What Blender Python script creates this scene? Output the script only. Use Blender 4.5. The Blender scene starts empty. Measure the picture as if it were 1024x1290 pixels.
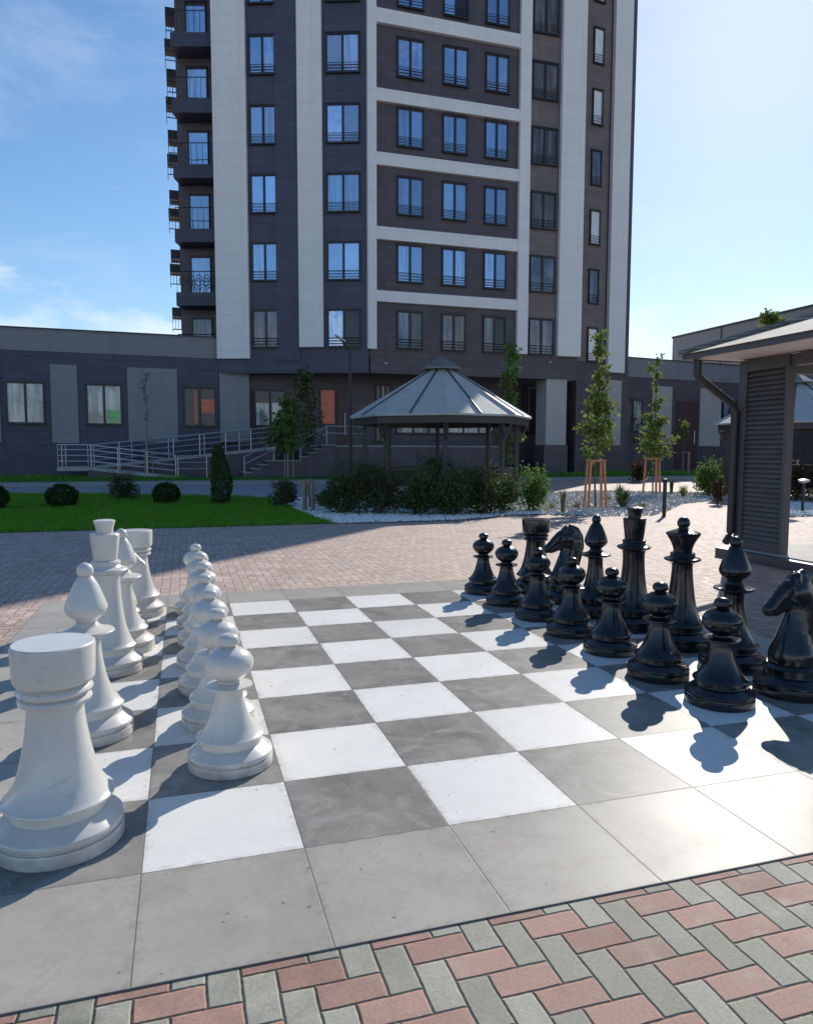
import bpy, bmesh, math, random
from mathutils import Vector, Matrix, noise as mnoise
import numpy as np
random.seed(7)
R = math.radians
C = bpy.context.scene.collection
scn = bpy.context.scene

# ------------------------------------------------------------------ camera, world, sun, exposure
CAM = Vector((-1.6208, -2.7314, 1.5537)); YAW, PIT, ROL = 0.29673, -0.08358, 0.00187
FPX = 919.83                                     # focal length in pixels of a 1024 x 1290 picture
fw = Vector((math.sin(YAW)*math.cos(PIT), math.cos(YAW)*math.cos(PIT), math.sin(PIT)))
rt0 = Vector((math.cos(YAW), -math.sin(YAW), 0)); up0 = rt0.cross(fw)
rt = rt0*math.cos(ROL) + up0*math.sin(ROL); up = up0*math.cos(ROL) - rt0*math.sin(ROL)
cam = bpy.data.cameras.new('camera'); co = bpy.data.objects.new('camera', cam); C.objects.link(co)
co.matrix_world = Matrix(((rt.x, up.x, -fw.x, CAM.x), (rt.y, up.y, -fw.y, CAM.y), (rt.z, up.z, -fw.z, CAM.z), (0, 0, 0, 1)))
cam.sensor_fit = 'VERTICAL'; cam.sensor_height = 36; cam.lens = 36*FPX/1290
cam.clip_start = 0.05; cam.clip_end = 3000
scn.camera = co
SUN_AZ, SUN_EL = 41.8, 31.0                      # azimuth from +Y towards +X
world = bpy.data.worlds.new('World'); scn.world = world; world.use_nodes = True
wn = world.node_tree; wn.nodes.clear()
def wnode(t, **k):
    n = wn.nodes.new(t)
    for a, b in k.items(): setattr(n, a, b)
    return n
sky = wnode('ShaderNodeTexSky', sky_type='NISHITA', sun_disc=False, sun_elevation=R(SUN_EL), sun_rotation=R(SUN_AZ),
            altitude=600, air_density=1.0, dust_density=0.35, ozone_density=3.0)
bgn = wnode('ShaderNodeBackground'); won = wnode('ShaderNodeOutputWorld')
SKY_STRENGTH = 0.145
bgn.inputs['Strength'].default_value = SKY_STRENGTH
tc = wnode('ShaderNodeTexCoord')
mp = wnode('ShaderNodeMapping'); mp.inputs['Scale'].default_value = (1.6, 1.6, 5.0); mp.inputs['Rotation'].default_value = (0.25, 0.1, 0.4)
nz = wnode('ShaderNodeTexNoise'); nz.inputs['Scale'].default_value = 1.7; nz.inputs['Detail'].default_value = 9; nz.inputs['Roughness'].default_value = 0.62; nz.inputs['Distortion'].default_value = 0.35
cr = wnode('ShaderNodeValToRGB'); cr.color_ramp.elements[0].position = 0.53; cr.color_ramp.elements[1].position = 0.85
cr.color_ramp.elements[0].color = (0, 0, 0, 1); cr.color_ramp.elements[1].color = (0.36, 0.36, 0.36, 1)
# low cumulus bank above the horizon
nz2 = wnode('ShaderNodeTexNoise'); nz2.inputs['Scale'].default_value = 9; nz2.inputs['Detail'].default_value = 7; nz2.inputs['Roughness'].default_value = 0.55
mp2 = wnode('ShaderNodeMapping'); mp2.inputs['Scale'].default_value = (1, 1, 2.2)
sep = wnode('ShaderNodeSeparateXYZ')
band = wnode('ShaderNodeMapRange'); band.inputs['From Min'].default_value = 0.13; band.inputs['From Max'].default_value = 0.245; band.inputs['To Min'].default_value = 0.22; band.inputs['To Max'].default_value = -0.18
add = wnode('ShaderNodeMath', operation='ADD')
cr2 = wnode('ShaderNodeValToRGB'); cr2.color_ramp.elements[0].position = 0.53; cr2.color_ramp.elements[1].position = 0.72
cr2.color_ramp.elements[0].color = (0, 0, 0, 1); cr2.color_ramp.elements[1].color = (0.62, 0.62, 0.62, 1)
mx = wnode('ShaderNodeMath', operation='MAXIMUM')
mix = wnode('ShaderNodeMix', data_type='RGBA'); mix.inputs[7].default_value = (5.6, 5.9, 6.3, 1)
L = wn.links.new
L(tc.outputs['Generated'], mp.inputs['Vector']); L(mp.outputs[0], nz.inputs['Vector']); L(nz.outputs['Fac'], cr.inputs['Fac'])
L(tc.outputs['Generated'], mp2.inputs['Vector']); L(mp2.outputs[0], nz2.inputs['Vector']); L(tc.outputs['Generated'], sep.inputs[0])
L(sep.outputs['Z'], band.inputs['Value']); L(nz2.outputs['Fac'], add.inputs[0]); L(band.outputs[0], add.inputs[1]); L(add.outputs[0], cr2.inputs['Fac'])
L(cr.outputs['Color'], mx.inputs[0]); L(cr2.outputs['Color'], mx.inputs[1])
L(mx.outputs[0], mix.inputs['Factor']); hs = wnode('ShaderNodeHueSaturation'); hs.inputs['Saturation'].default_value = 1.17; 
dv0 = wnode('ShaderNodeVectorMath', operation='MULTIPLY_ADD'); dv0.inputs[1].default_value = (0.035, 0.035, 0.035); dv0.inputs[2].default_value = (1, 1, 1)
dv1 = wnode('ShaderNodeVectorMath', operation='DIVIDE')          # compresses the brightest sky tones, dimming the glare round the sun
L(sky.outputs['Color'], dv0.inputs[0]); L(sky.outputs['Color'], dv1.inputs[0]); L(dv0.outputs[0], dv1.inputs[1]); L(dv1.outputs[0], hs.inputs['Color'])
L(hs.outputs[0], mix.inputs[6]); L(mix.outputs[2], bgn.inputs['Color'])
L(bgn.outputs[0], won.inputs['Surface'])
sl = bpy.data.lights.new('sun', 'SUN'); sl.energy = 4.2; sl.angle = R(0.4); sl.color = (1.0, 0.94, 0.85)
so = bpy.data.objects.new('sun', sl); C.objects.link(so)
sund = Vector((math.sin(R(SUN_AZ))*math.cos(R(SUN_EL)), math.cos(R(SUN_AZ))*math.cos(R(SUN_EL)), math.sin(R(SUN_EL))))
so.rotation_euler = sund.to_track_quat('Z', 'Y').to_euler()
scn.view_settings.view_transform = 'Standard'; scn.view_settings.look = 'None'
scn.view_settings.exposure = 0.27; scn.view_settings.gamma = 1.0; scn.view_settings.use_curve_mapping = False
scn.cycles.max_bounces = 6; scn.cycles.diffuse_bounces = 4; scn.cycles.glossy_bounces = 4
scn.cycles.sample_clamp_indirect = 6

# ------------------------------------------------------------------ measuring helpers: sight lines of the photograph turned into real points
def ray(u, v): return (fw + rt*((u-512)/FPX) - up*((v-645)/FPX))
def G(u, v, z=0.0):
    d = ray(u, v); return CAM + d*((z-CAM.z)/d.z)
def D(u, v, dep): return CAM + ray(u, v)*dep
def height(x, y, v):
    lo, hi = -3.0, 80.0
    for _ in range(50):
        m = (lo+hi)/2; q = Vector((x, y, m))-CAM
        if 645 - FPX*q.dot(up)/q.dot(fw) > v: lo = m
        else: hi = m
    return lo

# ------------------------------------------------------------------ materials
MATS = {}
class NT:
    def __init__(s, name):
        s.m = bpy.data.materials.new(name); s.m.use_nodes = True; s.t = s.m.node_tree
        s.b = s.t.nodes['Principled BSDF']
    def n(s, t, **k):
        x = s.t.nodes.new(t)
        for a, b in k.items(): setattr(x, a, b)
        return x
    def l(s, a, b): s.t.links.new(a, b)
    def math(s, op, a, b=None, c=None):
        x = s.n('ShaderNodeMath', operation=op)
        for i, v in enumerate((a, b, c)):
            if v is None: continue
            if isinstance(v, (int, float)): x.inputs[i].default_value = v
            else: s.l(v, x.inputs[i])
        return x.outputs[0]
    def mix(s, f, a, b, blend='MIX'):
        x = s.n('ShaderNodeMix', data_type='RGBA', blend_type=blend)
        for sock, v in ((x.inputs[0], f), (x.inputs[6], a), (x.inputs[7], b)):
            if isinstance(v, (int, float)): sock.default_value = v
            elif isinstance(v, (tuple, list)): sock.default_value = (*v[:3], 1)
            else: s.l(v, sock)
        return x.outputs[2]
    def noise(s, scale, detail=4, rough=0.55, vec=None, dist=0.0):
        x = s.n('ShaderNodeTexNoise'); x.inputs['Scale'].default_value = scale; x.inputs['Detail'].default_value = detail
        x.inputs['Roughness'].default_value = rough; x.inputs['Distortion'].default_value = dist
        if vec is not None: s.l(vec, x.inputs['Vector'])
        return x.outputs['Fac']
    def ramp(s, f, stops):
        x = s.n('ShaderNodeValToRGB'); e = x.color_ramp.elements
        while len(e) < len(stops): e.new(0.5)
        for k, (p, c) in zip(e, stops):
            k.position = p; k.color = (*c, 1) if isinstance(c, tuple) else (c, c, c, 1)
        s.l(f, x.inputs['Fac']); return x.outputs['Color']
    def maprange(s, v, a, b, c, d):
        x = s.n('ShaderNodeMapRange'); s.l(v, x.inputs[0])
        for i, q in enumerate((a, b, c, d)): x.inputs[i+1].default_value = q
        return x.outputs[0]
    def pos(s): return s.n('ShaderNodeNewGeometry').outputs['Position']
    def bump(s, h, strength=0.3, dist=0.01):
        x = s.n('ShaderNodeBump'); x.inputs['Strength'].default_value = strength; x.inputs['Distance'].default_value = dist
        s.l(h, x.inputs['Height']); s.l(x.outputs[0], s.b.inputs['Normal'])
    def setb(s, **k):
        for a, v in k.items():
            sock = s.b.inputs[a.replace('_', ' ')]
            if isinstance(v, (int, float)): sock.default_value = v
            elif isinstance(v, tuple): sock.default_value = (*v[:3], 1)
            else: s.l(v, sock)

def plain(name, col, rough=0.6, var=0.15, scale=6.0, metallic=0.0, bump=0.0, spec=0.5, coat=0.0):
    if name in MATS: return MATS[name]
    t = NT(name); p = t.pos()
    f = t.noise(scale, 6, 0.6, p)
    a = tuple(c*(1-var) for c in col); b = tuple(min(1, c*(1+var)) for c in col)
    t.setb(Base_Color=t.ramp(f, [(0.3, a), (0.7, b)]), Roughness=t.maprange(f, 0.3, 0.7, max(0.02, rough-0.06), min(1, rough+0.06)), Metallic=metallic, Specular_IOR_Level=spec, Coat_Weight=coat)
    if bump: t.bump(t.noise(scale*6, 5, 0.6, p), bump, 0.01)
    MATS[name] = t.m; return t.m

def cladding(name, col, var=0.12, pw=1.2, ph=0.6, rough=0.5, line=0.55, ang=0.0, streak=0.1, fine=0.0):
    """facade boards: joints every pw x ph metres, slight shade change from board to board, faint rain streaks"""
    t = NT(name); p = t.pos(); s = t.n('ShaderNodeSeparateXYZ'); t.l(p, s.inputs[0])
    h = t.math('ADD', t.math('MULTIPLY', s.outputs[0], math.cos(ang)), t.math('MULTIPLY', s.outputs[1], math.sin(ang)))
    gx = t.math('DIVIDE', h, pw); gz = t.math('DIVIDE', s.outputs[2], ph)
    def edge(g, w): return t.math('LESS_THAN', t.math('PINGPONG', g, 0.5), w)
    ln = t.math('MAXIMUM', edge(gx, 0.010/pw), edge(gz, 0.010/ph))
    wv = t.n('ShaderNodeCombineXYZ'); t.l(t.math('FLOOR', gx), wv.inputs[0]); t.l(t.math('FLOOR', gz), wv.inputs[1])
    wh = t.n('ShaderNodeTexWhiteNoise', noise_dimensions='3D'); t.l(wv.outputs[0], wh.inputs[0])
    mpn = t.n('ShaderNodeMapping'); mpn.inputs['Scale'].default_value = (2.2, 2.2, 0.16); t.l(p, mpn.inputs[0])
    st = t.noise(1.0, 6, 0.65, mpn.outputs[0])
    v = t.math('ADD', t.math('MULTIPLY', t.math('SUBTRACT', wh.outputs[0], 0.5), var*2), t.math('MULTIPLY', t.math('SUBTRACT', st, 0.5), streak*4))
    v = t.math('ADD', v, 1.0)
    vc = t.n('ShaderNodeVectorMath', operation='SCALE'); vc.inputs[0].default_value = col; t.l(v, vc.inputs['Scale'])
    colo = t.mix(ln, vc.outputs[0], tuple(c*line for c in col))
    t.setb(Base_Color=colo, Roughness=rough)
    t.bump(t.math('SUBTRACT', 1.0, ln), 0.5, 0.01)
    MATS[name] = t.m; return t.m

def herringbone(name, W=0.1, ox=0.01, oy=-0.94):
    """clay and concrete pavers, 100 x 200 mm, laid in a 90 degree herringbone"""
    t = NT(name); p = t.pos(); s = t.n('ShaderNodeSeparateXYZ'); t.l(p, s.inputs[0])
    wob = t.math('MULTIPLY', t.math('SUBTRACT', t.noise(7, 2, 0.5, p), 0.5), 0.010)
    X = t.math('DIVIDE', t.math('SUBTRACT', t.math('ADD', s.outputs[0], wob), ox), W); Y = t.math('DIVIDE', t.math('SUBTRACT', t.math('ADD', s.outputs[1], wob), oy), W)
    i = t.math('FLOOR', X); j = t.math('FLOOR', Y); fx = t.math('SUBTRACT', X, i); fy = t.math('SUBTRACT', Y, j)
    m = t.math('FLOORED_MODULO', t.math('ADD', i, j), 4)
    def eq(k): return t.math('COMPARE', m, k, 0.1)
    hor = t.math('LESS_THAN', m, 1.5)
    m1, m3 = eq(1), eq(3)
    al = t.math('ADD', t.math('MULTIPLY', hor, t.math('ADD', fx, m1)), t.math('MULTIPLY', t.math('SUBTRACT', 1, hor), t.math('ADD', fy, m3)))
    ac = t.math('ADD', t.math('MULTIPLY', hor, fy), t.math('MULTIPLY', t.math('SUBTRACT', 1, hor), fx))
    dal = t.math('MINIMUM', al, t.math('SUBTRACT', 2.0, al)); dac = t.math('MINIMUM', ac, t.math('SUBTRACT', 1.0, ac))
    dist = t.math('MINIMUM', dal, dac)
    idv = t.n('ShaderNodeCombineXYZ'); t.l(t.math('SUBTRACT', i, m1), idv.inputs[0]); t.l(t.math('SUBTRACT', j, m3), idv.inputs[1]); t.l(hor, idv.inputs[2])
    wh = t.n('ShaderNodeTexWhiteNoise', noise_dimensions='3D'); t.l(idv.outputs[0], wh.inputs[0])
    # by the board's near edge every lengthwise paver is red and every crosswise one grey green; the square beyond is laid in rosy pavers
    far = t.maprange(s.outputs[1], 1.0, 5.0, 0.0, 1.0)
    wh2 = t.n('ShaderNodeTexWhiteNoise', noise_dimensions='3D'); 
    idv2 = t.n('ShaderNodeVectorMath', operation='ADD'); t.l(idv.outputs[0], idv2.inputs[0]); idv2.inputs[1].default_value = (13.3, 7.7, 3.1); t.l(idv2.outputs[0], wh2.inputs[0])
    red = t.mix(wh.outputs[0], (0.34, 0.19, 0.145), (0.46, 0.28, 0.22)); grn = t.mix(wh.outputs[0], (0.30, 0.297, 0.232), (0.42, 0.41, 0.33))
    pink = t.mix(wh2.outputs[0], (0.50, 0.36, 0.295), (0.67, 0.52, 0.44))
    base = t.mix(far, t.mix(hor, grn, red), pink)
    g1 = t.noise(140, 4, 0.7, p); g2 = t.noise(9, 6, 0.65, p); g3 = t.noise(1.3, 5, 0.6, p)
    base = t.mix(1.0, base, t.ramp(t.noise(85, 8, 0.8, p), [(0.34, 0.70), (0.56, 1.04)]), 'MULTIPLY')
    base = t.mix(1.0, base, t.ramp(g2, [(0.28, 0.66), (0.62, 1.06)]), 'MULTIPLY')
    base = t.mix(1.0, base, t.ramp(g3, [(0.25, 0.85), (0.7, 1.06)]), 'MULTIPLY')
    dust = t.ramp(t.noise(3.1, 7, 0.7, p), [(0.56, 0.0), (0.75, 0.35)])
    base = t.mix(dust, base, (0.50, 0.46, 0.39))
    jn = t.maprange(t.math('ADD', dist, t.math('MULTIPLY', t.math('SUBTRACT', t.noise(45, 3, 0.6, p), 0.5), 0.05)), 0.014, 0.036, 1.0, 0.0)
    stain = t.ramp(t.noise(4.3, 8, 0.72, p, 0.7), [(0.58, 0.0), (0.70, 0.42)])
    base = t.mix(stain, base, (0.17, 0.14, 0.11))
    lone = t.math('GREATER_THAN', wh2.outputs[0], 0.86)
    base = t.mix(t.math('MULTIPLY', lone, 0.28), base, (0.22, 0.18, 0.15))
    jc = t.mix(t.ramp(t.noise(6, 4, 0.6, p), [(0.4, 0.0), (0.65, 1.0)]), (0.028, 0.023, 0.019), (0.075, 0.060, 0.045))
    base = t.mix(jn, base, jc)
    hgt = t.math('ADD', t.math('ADD', t.maprange(dist, 0.015, 0.07, 0.0, 1.0), t.math('MULTIPLY', wh2.outputs[0], 0.25)), t.math('MULTIPLY', t.noise(60, 6, 0.75, p), 0.25))
    t.setb(Base_Color=base, Roughness=t.maprange(g2, 0.3, 0.7, 0.62, 0.85), Specular_IOR_Level=0.4)
    t.bump(hgt, 0.7, 0.007)
    MATS[name] = t.m; return t.m

def board_tiles(name):
    """600 mm porcelain tiles: white and charcoal squares inside one course of beige grey tiles"""
    t = NT(name); p = t.pos(); s = t.n('ShaderNodeSeparateXYZ'); t.l(p, s.inputs[0])
    X = t.math('DIVIDE', t.math('ADD', s.outputs[0], 2.4), 0.6); Y = t.math('DIVIDE', s.outputs[1], 0.6)
    i = t.math('FLOOR', X); j = t.math('FLOOR', Y)
    d = t.math('MINIMUM', t.math('PINGPONG', X, 0.5), t.math('PINGPONG', Y, 0.5))
    par = t.math('FLOORED_MODULO', t.math('ADD', i, j), 2)
    inside = t.math('MULTIPLY', t.math('MULTIPLY', t.math('GREATER_THAN', X, 0), t.math('LESS_THAN', X, 8)), t.math('MULTIPLY', t.math('GREATER_THAN', Y, 0), t.math('LESS_THAN', Y, 8)))
    idv = t.n('ShaderNodeCombineXYZ'); t.l(i, idv.inputs[0]); t.l(j, idv.inputs[1])
    wh = t.n('ShaderNodeTexWhiteNoise', noise_dimensions='3D'); t.l(idv.outputs[0], wh.inputs[0])
    off = t.n('ShaderNodeVectorMath', operation='MULTIPLY_ADD'); t.l(wh.outputs['Color'], off.inputs[0]); off.inputs[1].default_value = (9, 9, 9); t.l(p, off.inputs[2])
    q = off.outputs[0]
    cloud = t.noise(2.6, 8, 0.62, q, 0.8); vein = t.noise(5.5, 10, 0.7, q, 1.6); fine = t.noise(60, 5, 0.65, q)
    dark = t.mix(t.ramp(cloud, [(0.3, 0.0), (0.7, 1.0)]), (0.158, 0.152, 0.138), (0.325, 0.312, 0.282))
    dark = t.mix(t.ramp(vein, [(0.50, 0.0), (0.68, 0.75)]), dark, (0.37, 0.355, 0.335))
    bord = t.mix(t.ramp(cloud, [(0.3, 0.0), (0.7, 1.0)]), (0.355, 0.335, 0.295), (0.45, 0.425, 0.375))
    bord = t.mix(t.ramp(vein, [(0.52, 0.0), (0.70, 0.75)]), bord, (0.36, 0.30, 0.265))
    white = t.mix(t.ramp(cloud, [(0.35, 0.0), (0.7, 1.0)]), (0.73, 0.715, 0.67), (0.79, 0.775, 0.73))
    col = t.mix(inside, bord, t.mix(par, dark, white))
    col = t.mix(1.0, col, t.ramp(fine, [(0.25, 0.93), (0.6, 1.02)]), 'MULTIPLY')
    col = t.mix(1.0, col, t.maprange(wh.outputs[0], 0, 1, 0.93, 1.05), 'MULTIPLY')
    dirt = t.ramp(t.noise(1.7, 9, 0.72, p, 0.5), [(0.5, 0.0), (0.72, 0.28)])
    wm = t.math('MULTIPLY', inside, par)
    col = t.mix(t.math('MULTIPLY', dirt, t.math('SUBTRACT', 1.0, t.math('MULTIPLY', wm, 0.7))), col, (0.30, 0.275, 0.24))
    mps = t.n('ShaderNodeMapping'); mps.inputs['Scale'].default_value = (3.0, 30, 1); mps.inputs['Rotation'].default_value = (0, 0, 0.7); t.l(p, mps.inputs[0])
    scf = t.math('MULTIPLY', t.ramp(t.noise(1.0, 4, 0.6, mps.outputs[0], 0.6), [(0.66, 0.0), (0.74, 0.35)]), t.ramp(t.noise(1.3, 3, 0.6, p), [(0.48, 0.0), (0.6, 1.0)]))
    col = t.mix(scf, col, (0.27, 0.24, 0.215))
    spots = t.ramp(t.noise(26, 2, 0.4, p), [(0.735, 0.0), (0.755, 0.6)])
    col = t.mix(spots, col, (0.12, 0.11, 0.10))
    ed = t.math('MULTIPLY', t.maprange(d, 0.006, 0.07, 0.75, 0.0), t.ramp(t.noise(14, 6, 0.7, p), [(0.45, 0.0), (0.75, 1.0)]))
    col = t.mix(ed, col, (0.2, 0.18, 0.16))
    ln = t.maprange(d, 0.0025, 0.0050, 1.0, 0.0)
    col = t.mix(ln, col, (0.17, 0.16, 0.15))
    rg = t.math('ADD', t.maprange(cloud, 0.3, 0.7, 0.40, 0.45), t.math('MULTIPLY', dirt, 0.12))
    t.setb(Base_Color=col, Roughness=rg, Specular_IOR_Level=0.088)
    h = t.math('ADD', t.maprange(d, 0.002, 0.007, 0, 1), t.math('MULTIPLY', fine, 0.05))
    t.bump(t.math('ADD', h, t.math('MULTIPLY', vein, 0.08)), 0.35, 0.003)
    MATS[name] = t.m; return t.m

def foliage(name, c0, c1, c2=None, rough=0.55, trans=0.25):
    t = NT(name); g = t.n('ShaderNodeNewGeometry')
    f = g.outputs['Random Per Island']; nz = t.noise(2.2, 3, 0.6, g.outputs['Position'])
    col = t.mix(f, c0, c1)
    if c2: col = t.mix(t.ramp(nz, [(0.45, 0.0), (0.65, 0.8)]), col, c2)
    t.setb(Base_Color=col, Roughness=rough, Specular_IOR_Level=0.12)
    tr = t.n('ShaderNodeBsdfTranslucent'); t.l(col, tr.inputs['Color'])
    ms = t.n('ShaderNodeMixShader'); ms.inputs[0].default_value = trans
    out = [n for n in t.t.nodes if n.type == 'OUTPUT_MATERIAL'][0]
    t.l(t.b.outputs[0], ms.inputs[1]); t.l(tr.outputs[0], ms.inputs[2]); t.l(ms.outputs[0], out.inputs['Surface'])
    MATS[name] = t.m; return t.m

def piece_paint(name, white):
    t = NT(name); p = t.pos()
    mpn = t.n('ShaderNodeMapping'); mpn.inputs['Scale'].default_value = (24, 24, 3.0); t.l(p, mpn.inputs[0])
    run = t.noise(1.0, 4, 0.6, mpn.outputs[0]); big = t.noise(3.0, 6, 0.65, p); fine = t.noise(70, 4, 0.6, p)
    if white:
        col = t.mix(t.ramp(big, [(0.4, 0.0), (0.75, 0.5)]), (0.66, 0.64, 0.595), (0.54, 0.52, 0.475))
        sc = t.ramp(t.noise(11, 8, 0.75, p, 1.0), [(0.59, 0.0), (0.70, 0.65)])
        col = t.mix(sc, col, (0.36, 0.32, 0.28))
        tco = t.n('ShaderNodeTexCoord'); so_ = t.n('ShaderNodeSeparateXYZ'); t.l(tco.outputs['Object'], so_.inputs[0])
        splash = t.math('MULTIPLY', t.maprange(so_.outputs[2], 0.0, 0.14, 0.9, 0.0), t.ramp(t.noise(9, 7, 0.7, p), [(0.38, 0.0), (0.62, 0.9)]))
        col = t.mix(splash, col, (0.36, 0.315, 0.265))
        col = t.mix(t.ramp(run, [(0.55, 0.0), (0.8, 0.35)]), col, (0.52, 0.48, 0.42))
        t.setb(Base_Color=col, Roughness=t.maprange(big, 0.3, 0.7, 0.22, 0.36), Coat_Weight=0.3, Coat_Roughness=0.12)
        t.bump(t.math('ADD', t.math('MULTIPLY', run, 0.6), t.math('MULTIPLY', fine, 0.12)), 0.22, 0.006)
    else:
        dst = t.ramp(t.noise(5, 8, 0.7, p), [(0.5, 0.0), (0.76, 0.5)])
        col = t.mix(dst, (0.007, 0.007, 0.010), (0.030, 0.029, 0.030))
        t.setb(Base_Color=col, Roughness=t.math('ADD', t.maprange(big, 0.3, 0.7, 0.12, 0.25), t.math('MULTIPLY', dst, 0.12)), Coat_Weight=0.3, Coat_Roughness=0.08)
        t.bump(t.math('ADD', run, t.math('MULTIPLY', fine, 0.05)), 0.5, 0.011)
    MATS[name] = t.m; return t.m

def glass_mirror(name, tint, rough=0.03):
    """coated panes: each one reflects a little differently and leans by a fraction of a degree"""
    t = NT(name); p = t.pos(); oi = t.n('ShaderNodeObjectInfo'); r = oi.outputs['Random']
    col = t.mix(r, tuple(c*0.62 for c in tint), tuple(min(1, c*1.12) for c in tint))
    mpn = t.n('ShaderNodeMapping'); mpn.inputs['Scale'].default_value = (5, 5, 0.35); t.l(p, mpn.inputs[0])
    cur = t.math('MULTIPLY', t.ramp(t.noise(1.0, 3, 0.6, mpn.outputs[0]), [(0.45, 0.0), (0.6, 0.5)]), t.math('GREATER_THAN', t.math('FRACT', t.math('MULTIPLY', r, 7.3)), 0.55))
    col = t.mix(cur, col, (0.30, 0.33, 0.38))
    t.setb(Base_Color=col, Metallic=0.9, Roughness=rough)
    off = t.n('ShaderNodeVectorMath', operation='ADD'); sc = t.n('ShaderNodeCombineXYZ'); t.l(t.math('MULTIPLY', r, 50), sc.inputs[0]); t.l(p, off.inputs[0]); t.l(sc.outputs[0], off.inputs[1])
    t.bump(t.noise(0.8, 2, 0.5, off.outputs[0]), 0.22, 0.08)
    MATS[name] = t.m; return t.m
def glass_curtain_sky(name, c0, c1, c2, gloss=0.12):
    """a pane coloured for curtains close behind it; pale versions stand for bright sky"""
    t = NT(name); p = t.pos()
    mpn = t.n('ShaderNodeMapping'); mpn.inputs['Scale'].default_value = (5, 5, 0.5); t.l(p, mpn.inputs[0])
    f = t.noise(1.0, 3, 0.6, mpn.outputs[0]); g = t.noise(0.7, 3, 0.6, p)
    t.setb(Base_Color=t.mix(t.ramp(g, [(0.45, 0.0), (0.6, 0.8)]), t.mix(t.ramp(f, [(0.38, 0.0), (0.62, 1.0)]), c0, c1), c2), Roughness=0.06, Specular_IOR_Level=0.9, Coat_Weight=gloss, Coat_Roughness=0.02)
    MATS[name] = t.m; return t.m

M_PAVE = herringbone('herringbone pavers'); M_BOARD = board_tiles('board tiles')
M_WHITE = piece_paint('white piece paint', True); M_BLACK = piece_paint('black piece paint', False)
AL = math.atan2(33.78-36.43, 7.55-0.26)
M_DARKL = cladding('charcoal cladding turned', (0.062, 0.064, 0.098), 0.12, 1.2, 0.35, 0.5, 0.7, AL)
M_DARK = cladding('charcoal cladding', (0.090, 0.074, 0.084), 0.12, 1.2, 0.35, 0.5, 0.7)
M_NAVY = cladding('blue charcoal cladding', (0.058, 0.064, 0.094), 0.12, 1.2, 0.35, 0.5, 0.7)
M_BROWN = cladding('brown grey cladding', (0.18, 0.14, 0.13), 0.12, 1.2, 0.35, 0.5, 0.7)
M_LIGHT = cladding('pale facade slabs', (0.79, 0.77, 0.74), 0.02, 1.2, 0.6, 0.55, 0.86, 0, 0.05)
M_LIGHTL = cladding('pale facade slabs turned', (0.79, 0.77, 0.74), 0.02, 1.2, 0.6, 0.55, 0.86, AL, 0.05)
M_GREY = cladding('mid grey slabs', (0.24, 0.245, 0.255), 0.03, 1.2, 0.6, 0.55, 0.85, 0, 0.06)
M_PARA = cladding('parapet slabs', (0.225, 0.225, 0.23), 0.03, 2.4, 1.2, 0.55, 0.8, 0, 0.06)
M_PARB = cladding('glare paled parapet sheets', (0.27, 0.265, 0.28), 0.02, 2.4, 8, 0.5, 0.85, math.pi/2, 0.04)  # grey lifted above the other parapets to imitate sun glare
M_CORNERG = glass_curtain_sky('sky white corner glass', (0.80, 0.80, 0.80), (0.86, 0.86, 0.86), (0.72, 0.72, 0.72), 0.5)  # white base colour stands for bright sky seen through the corner
M_BEIGE = cladding('beige slabs', (0.42, 0.40, 0.37), 0.03, 1.2, 0.6, 0.55, 0.85, 0, 0.06)
M_FRAME = plain('dark window metal', (0.022, 0.022, 0.026), 0.4, 0.2)
M_RAILB = plain('black railing steel', (0.02, 0.02, 0.024), 0.4, 0.2)
M_SKYG = glass_mirror('reflecting glass', (0.52, 0.62, 0.80))
M_CURT = glass_curtain_sky('curtained glass', (0.05, 0.045, 0.045), (0.17, 0.15, 0.145), (0.08, 0.06, 0.055))
M_CURTB = glass_curtain_sky('blue curtained glass', (0.06, 0.08, 0.11), (0.22, 0.26, 0.32), (0.05, 0.06, 0.08), 0.3)
M_SHOPW = glass_curtain_sky('bright lobby glass', (0.20, 0.24, 0.27), (0.56, 0.60, 0.56), (0.06, 0.08, 0.11), 0.3)  # pale tones stand for reflected sky as well as curtains
M_ORANGE = plain('orange board and doorway light', (0.60, 0.065, 0.02), 0.12, 0.45, 2.5, 0, 0, 0.5, 0.12)
M_GREEN = plain('green board behind glass', (0.10, 0.50, 0.16), 0.12, 0.45, 2.5, 0, 0, 0.5, 0.12)
M_ROOM = plain('dim room glass', (0.03, 0.035, 0.05), 0.1, 0.4, 2)
M_MAROON = plain('maroon door paint', (0.075, 0.030, 0.032), 0.45, 0.2)
M_STEEL = plain('brushed rail steel', (0.50, 0.50, 0.56), 0.32, 0.12, 20, 0.75)
M_CONC = plain('pale concrete', (0.36, 0.355, 0.345), 0.8, 0.15, 5, 0, 0.25)
M_GAZM = plain('dark gazebo steel', (0.045, 0.042, 0.042), 0.45, 0.25, 8)
M_GAZR = plain('zinc roof sheet', (0.46, 0.46, 0.43), 0.62, 0.10, 3, 0.0, 0.08)
M_GAZC = plain('cap roof sheet', (0.16, 0.165, 0.17), 0.4, 0.15, 4, 0.3)
M_STAKE = plain('stained stakes', (0.52, 0.23, 0.11), 0.7, 0.3, 14, 0, 0.3)
M_STAKEP = plain('weathered stakes', (0.30, 0.235, 0.175), 0.75, 0.3, 14, 0, 0.3)
M_BARK = plain('young bark', (0.14, 0.105, 0.08), 0.85, 0.35, 25, 0, 0.5)
M_LOUV = plain('grey louvre metal', (0.16, 0.152, 0.155), 0.42, 0.15, 5, 0.1)
M_LOUVF = plain('grey frame metal', (0.095, 0.090, 0.095), 0.42, 0.15, 5, 0.1)
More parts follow.
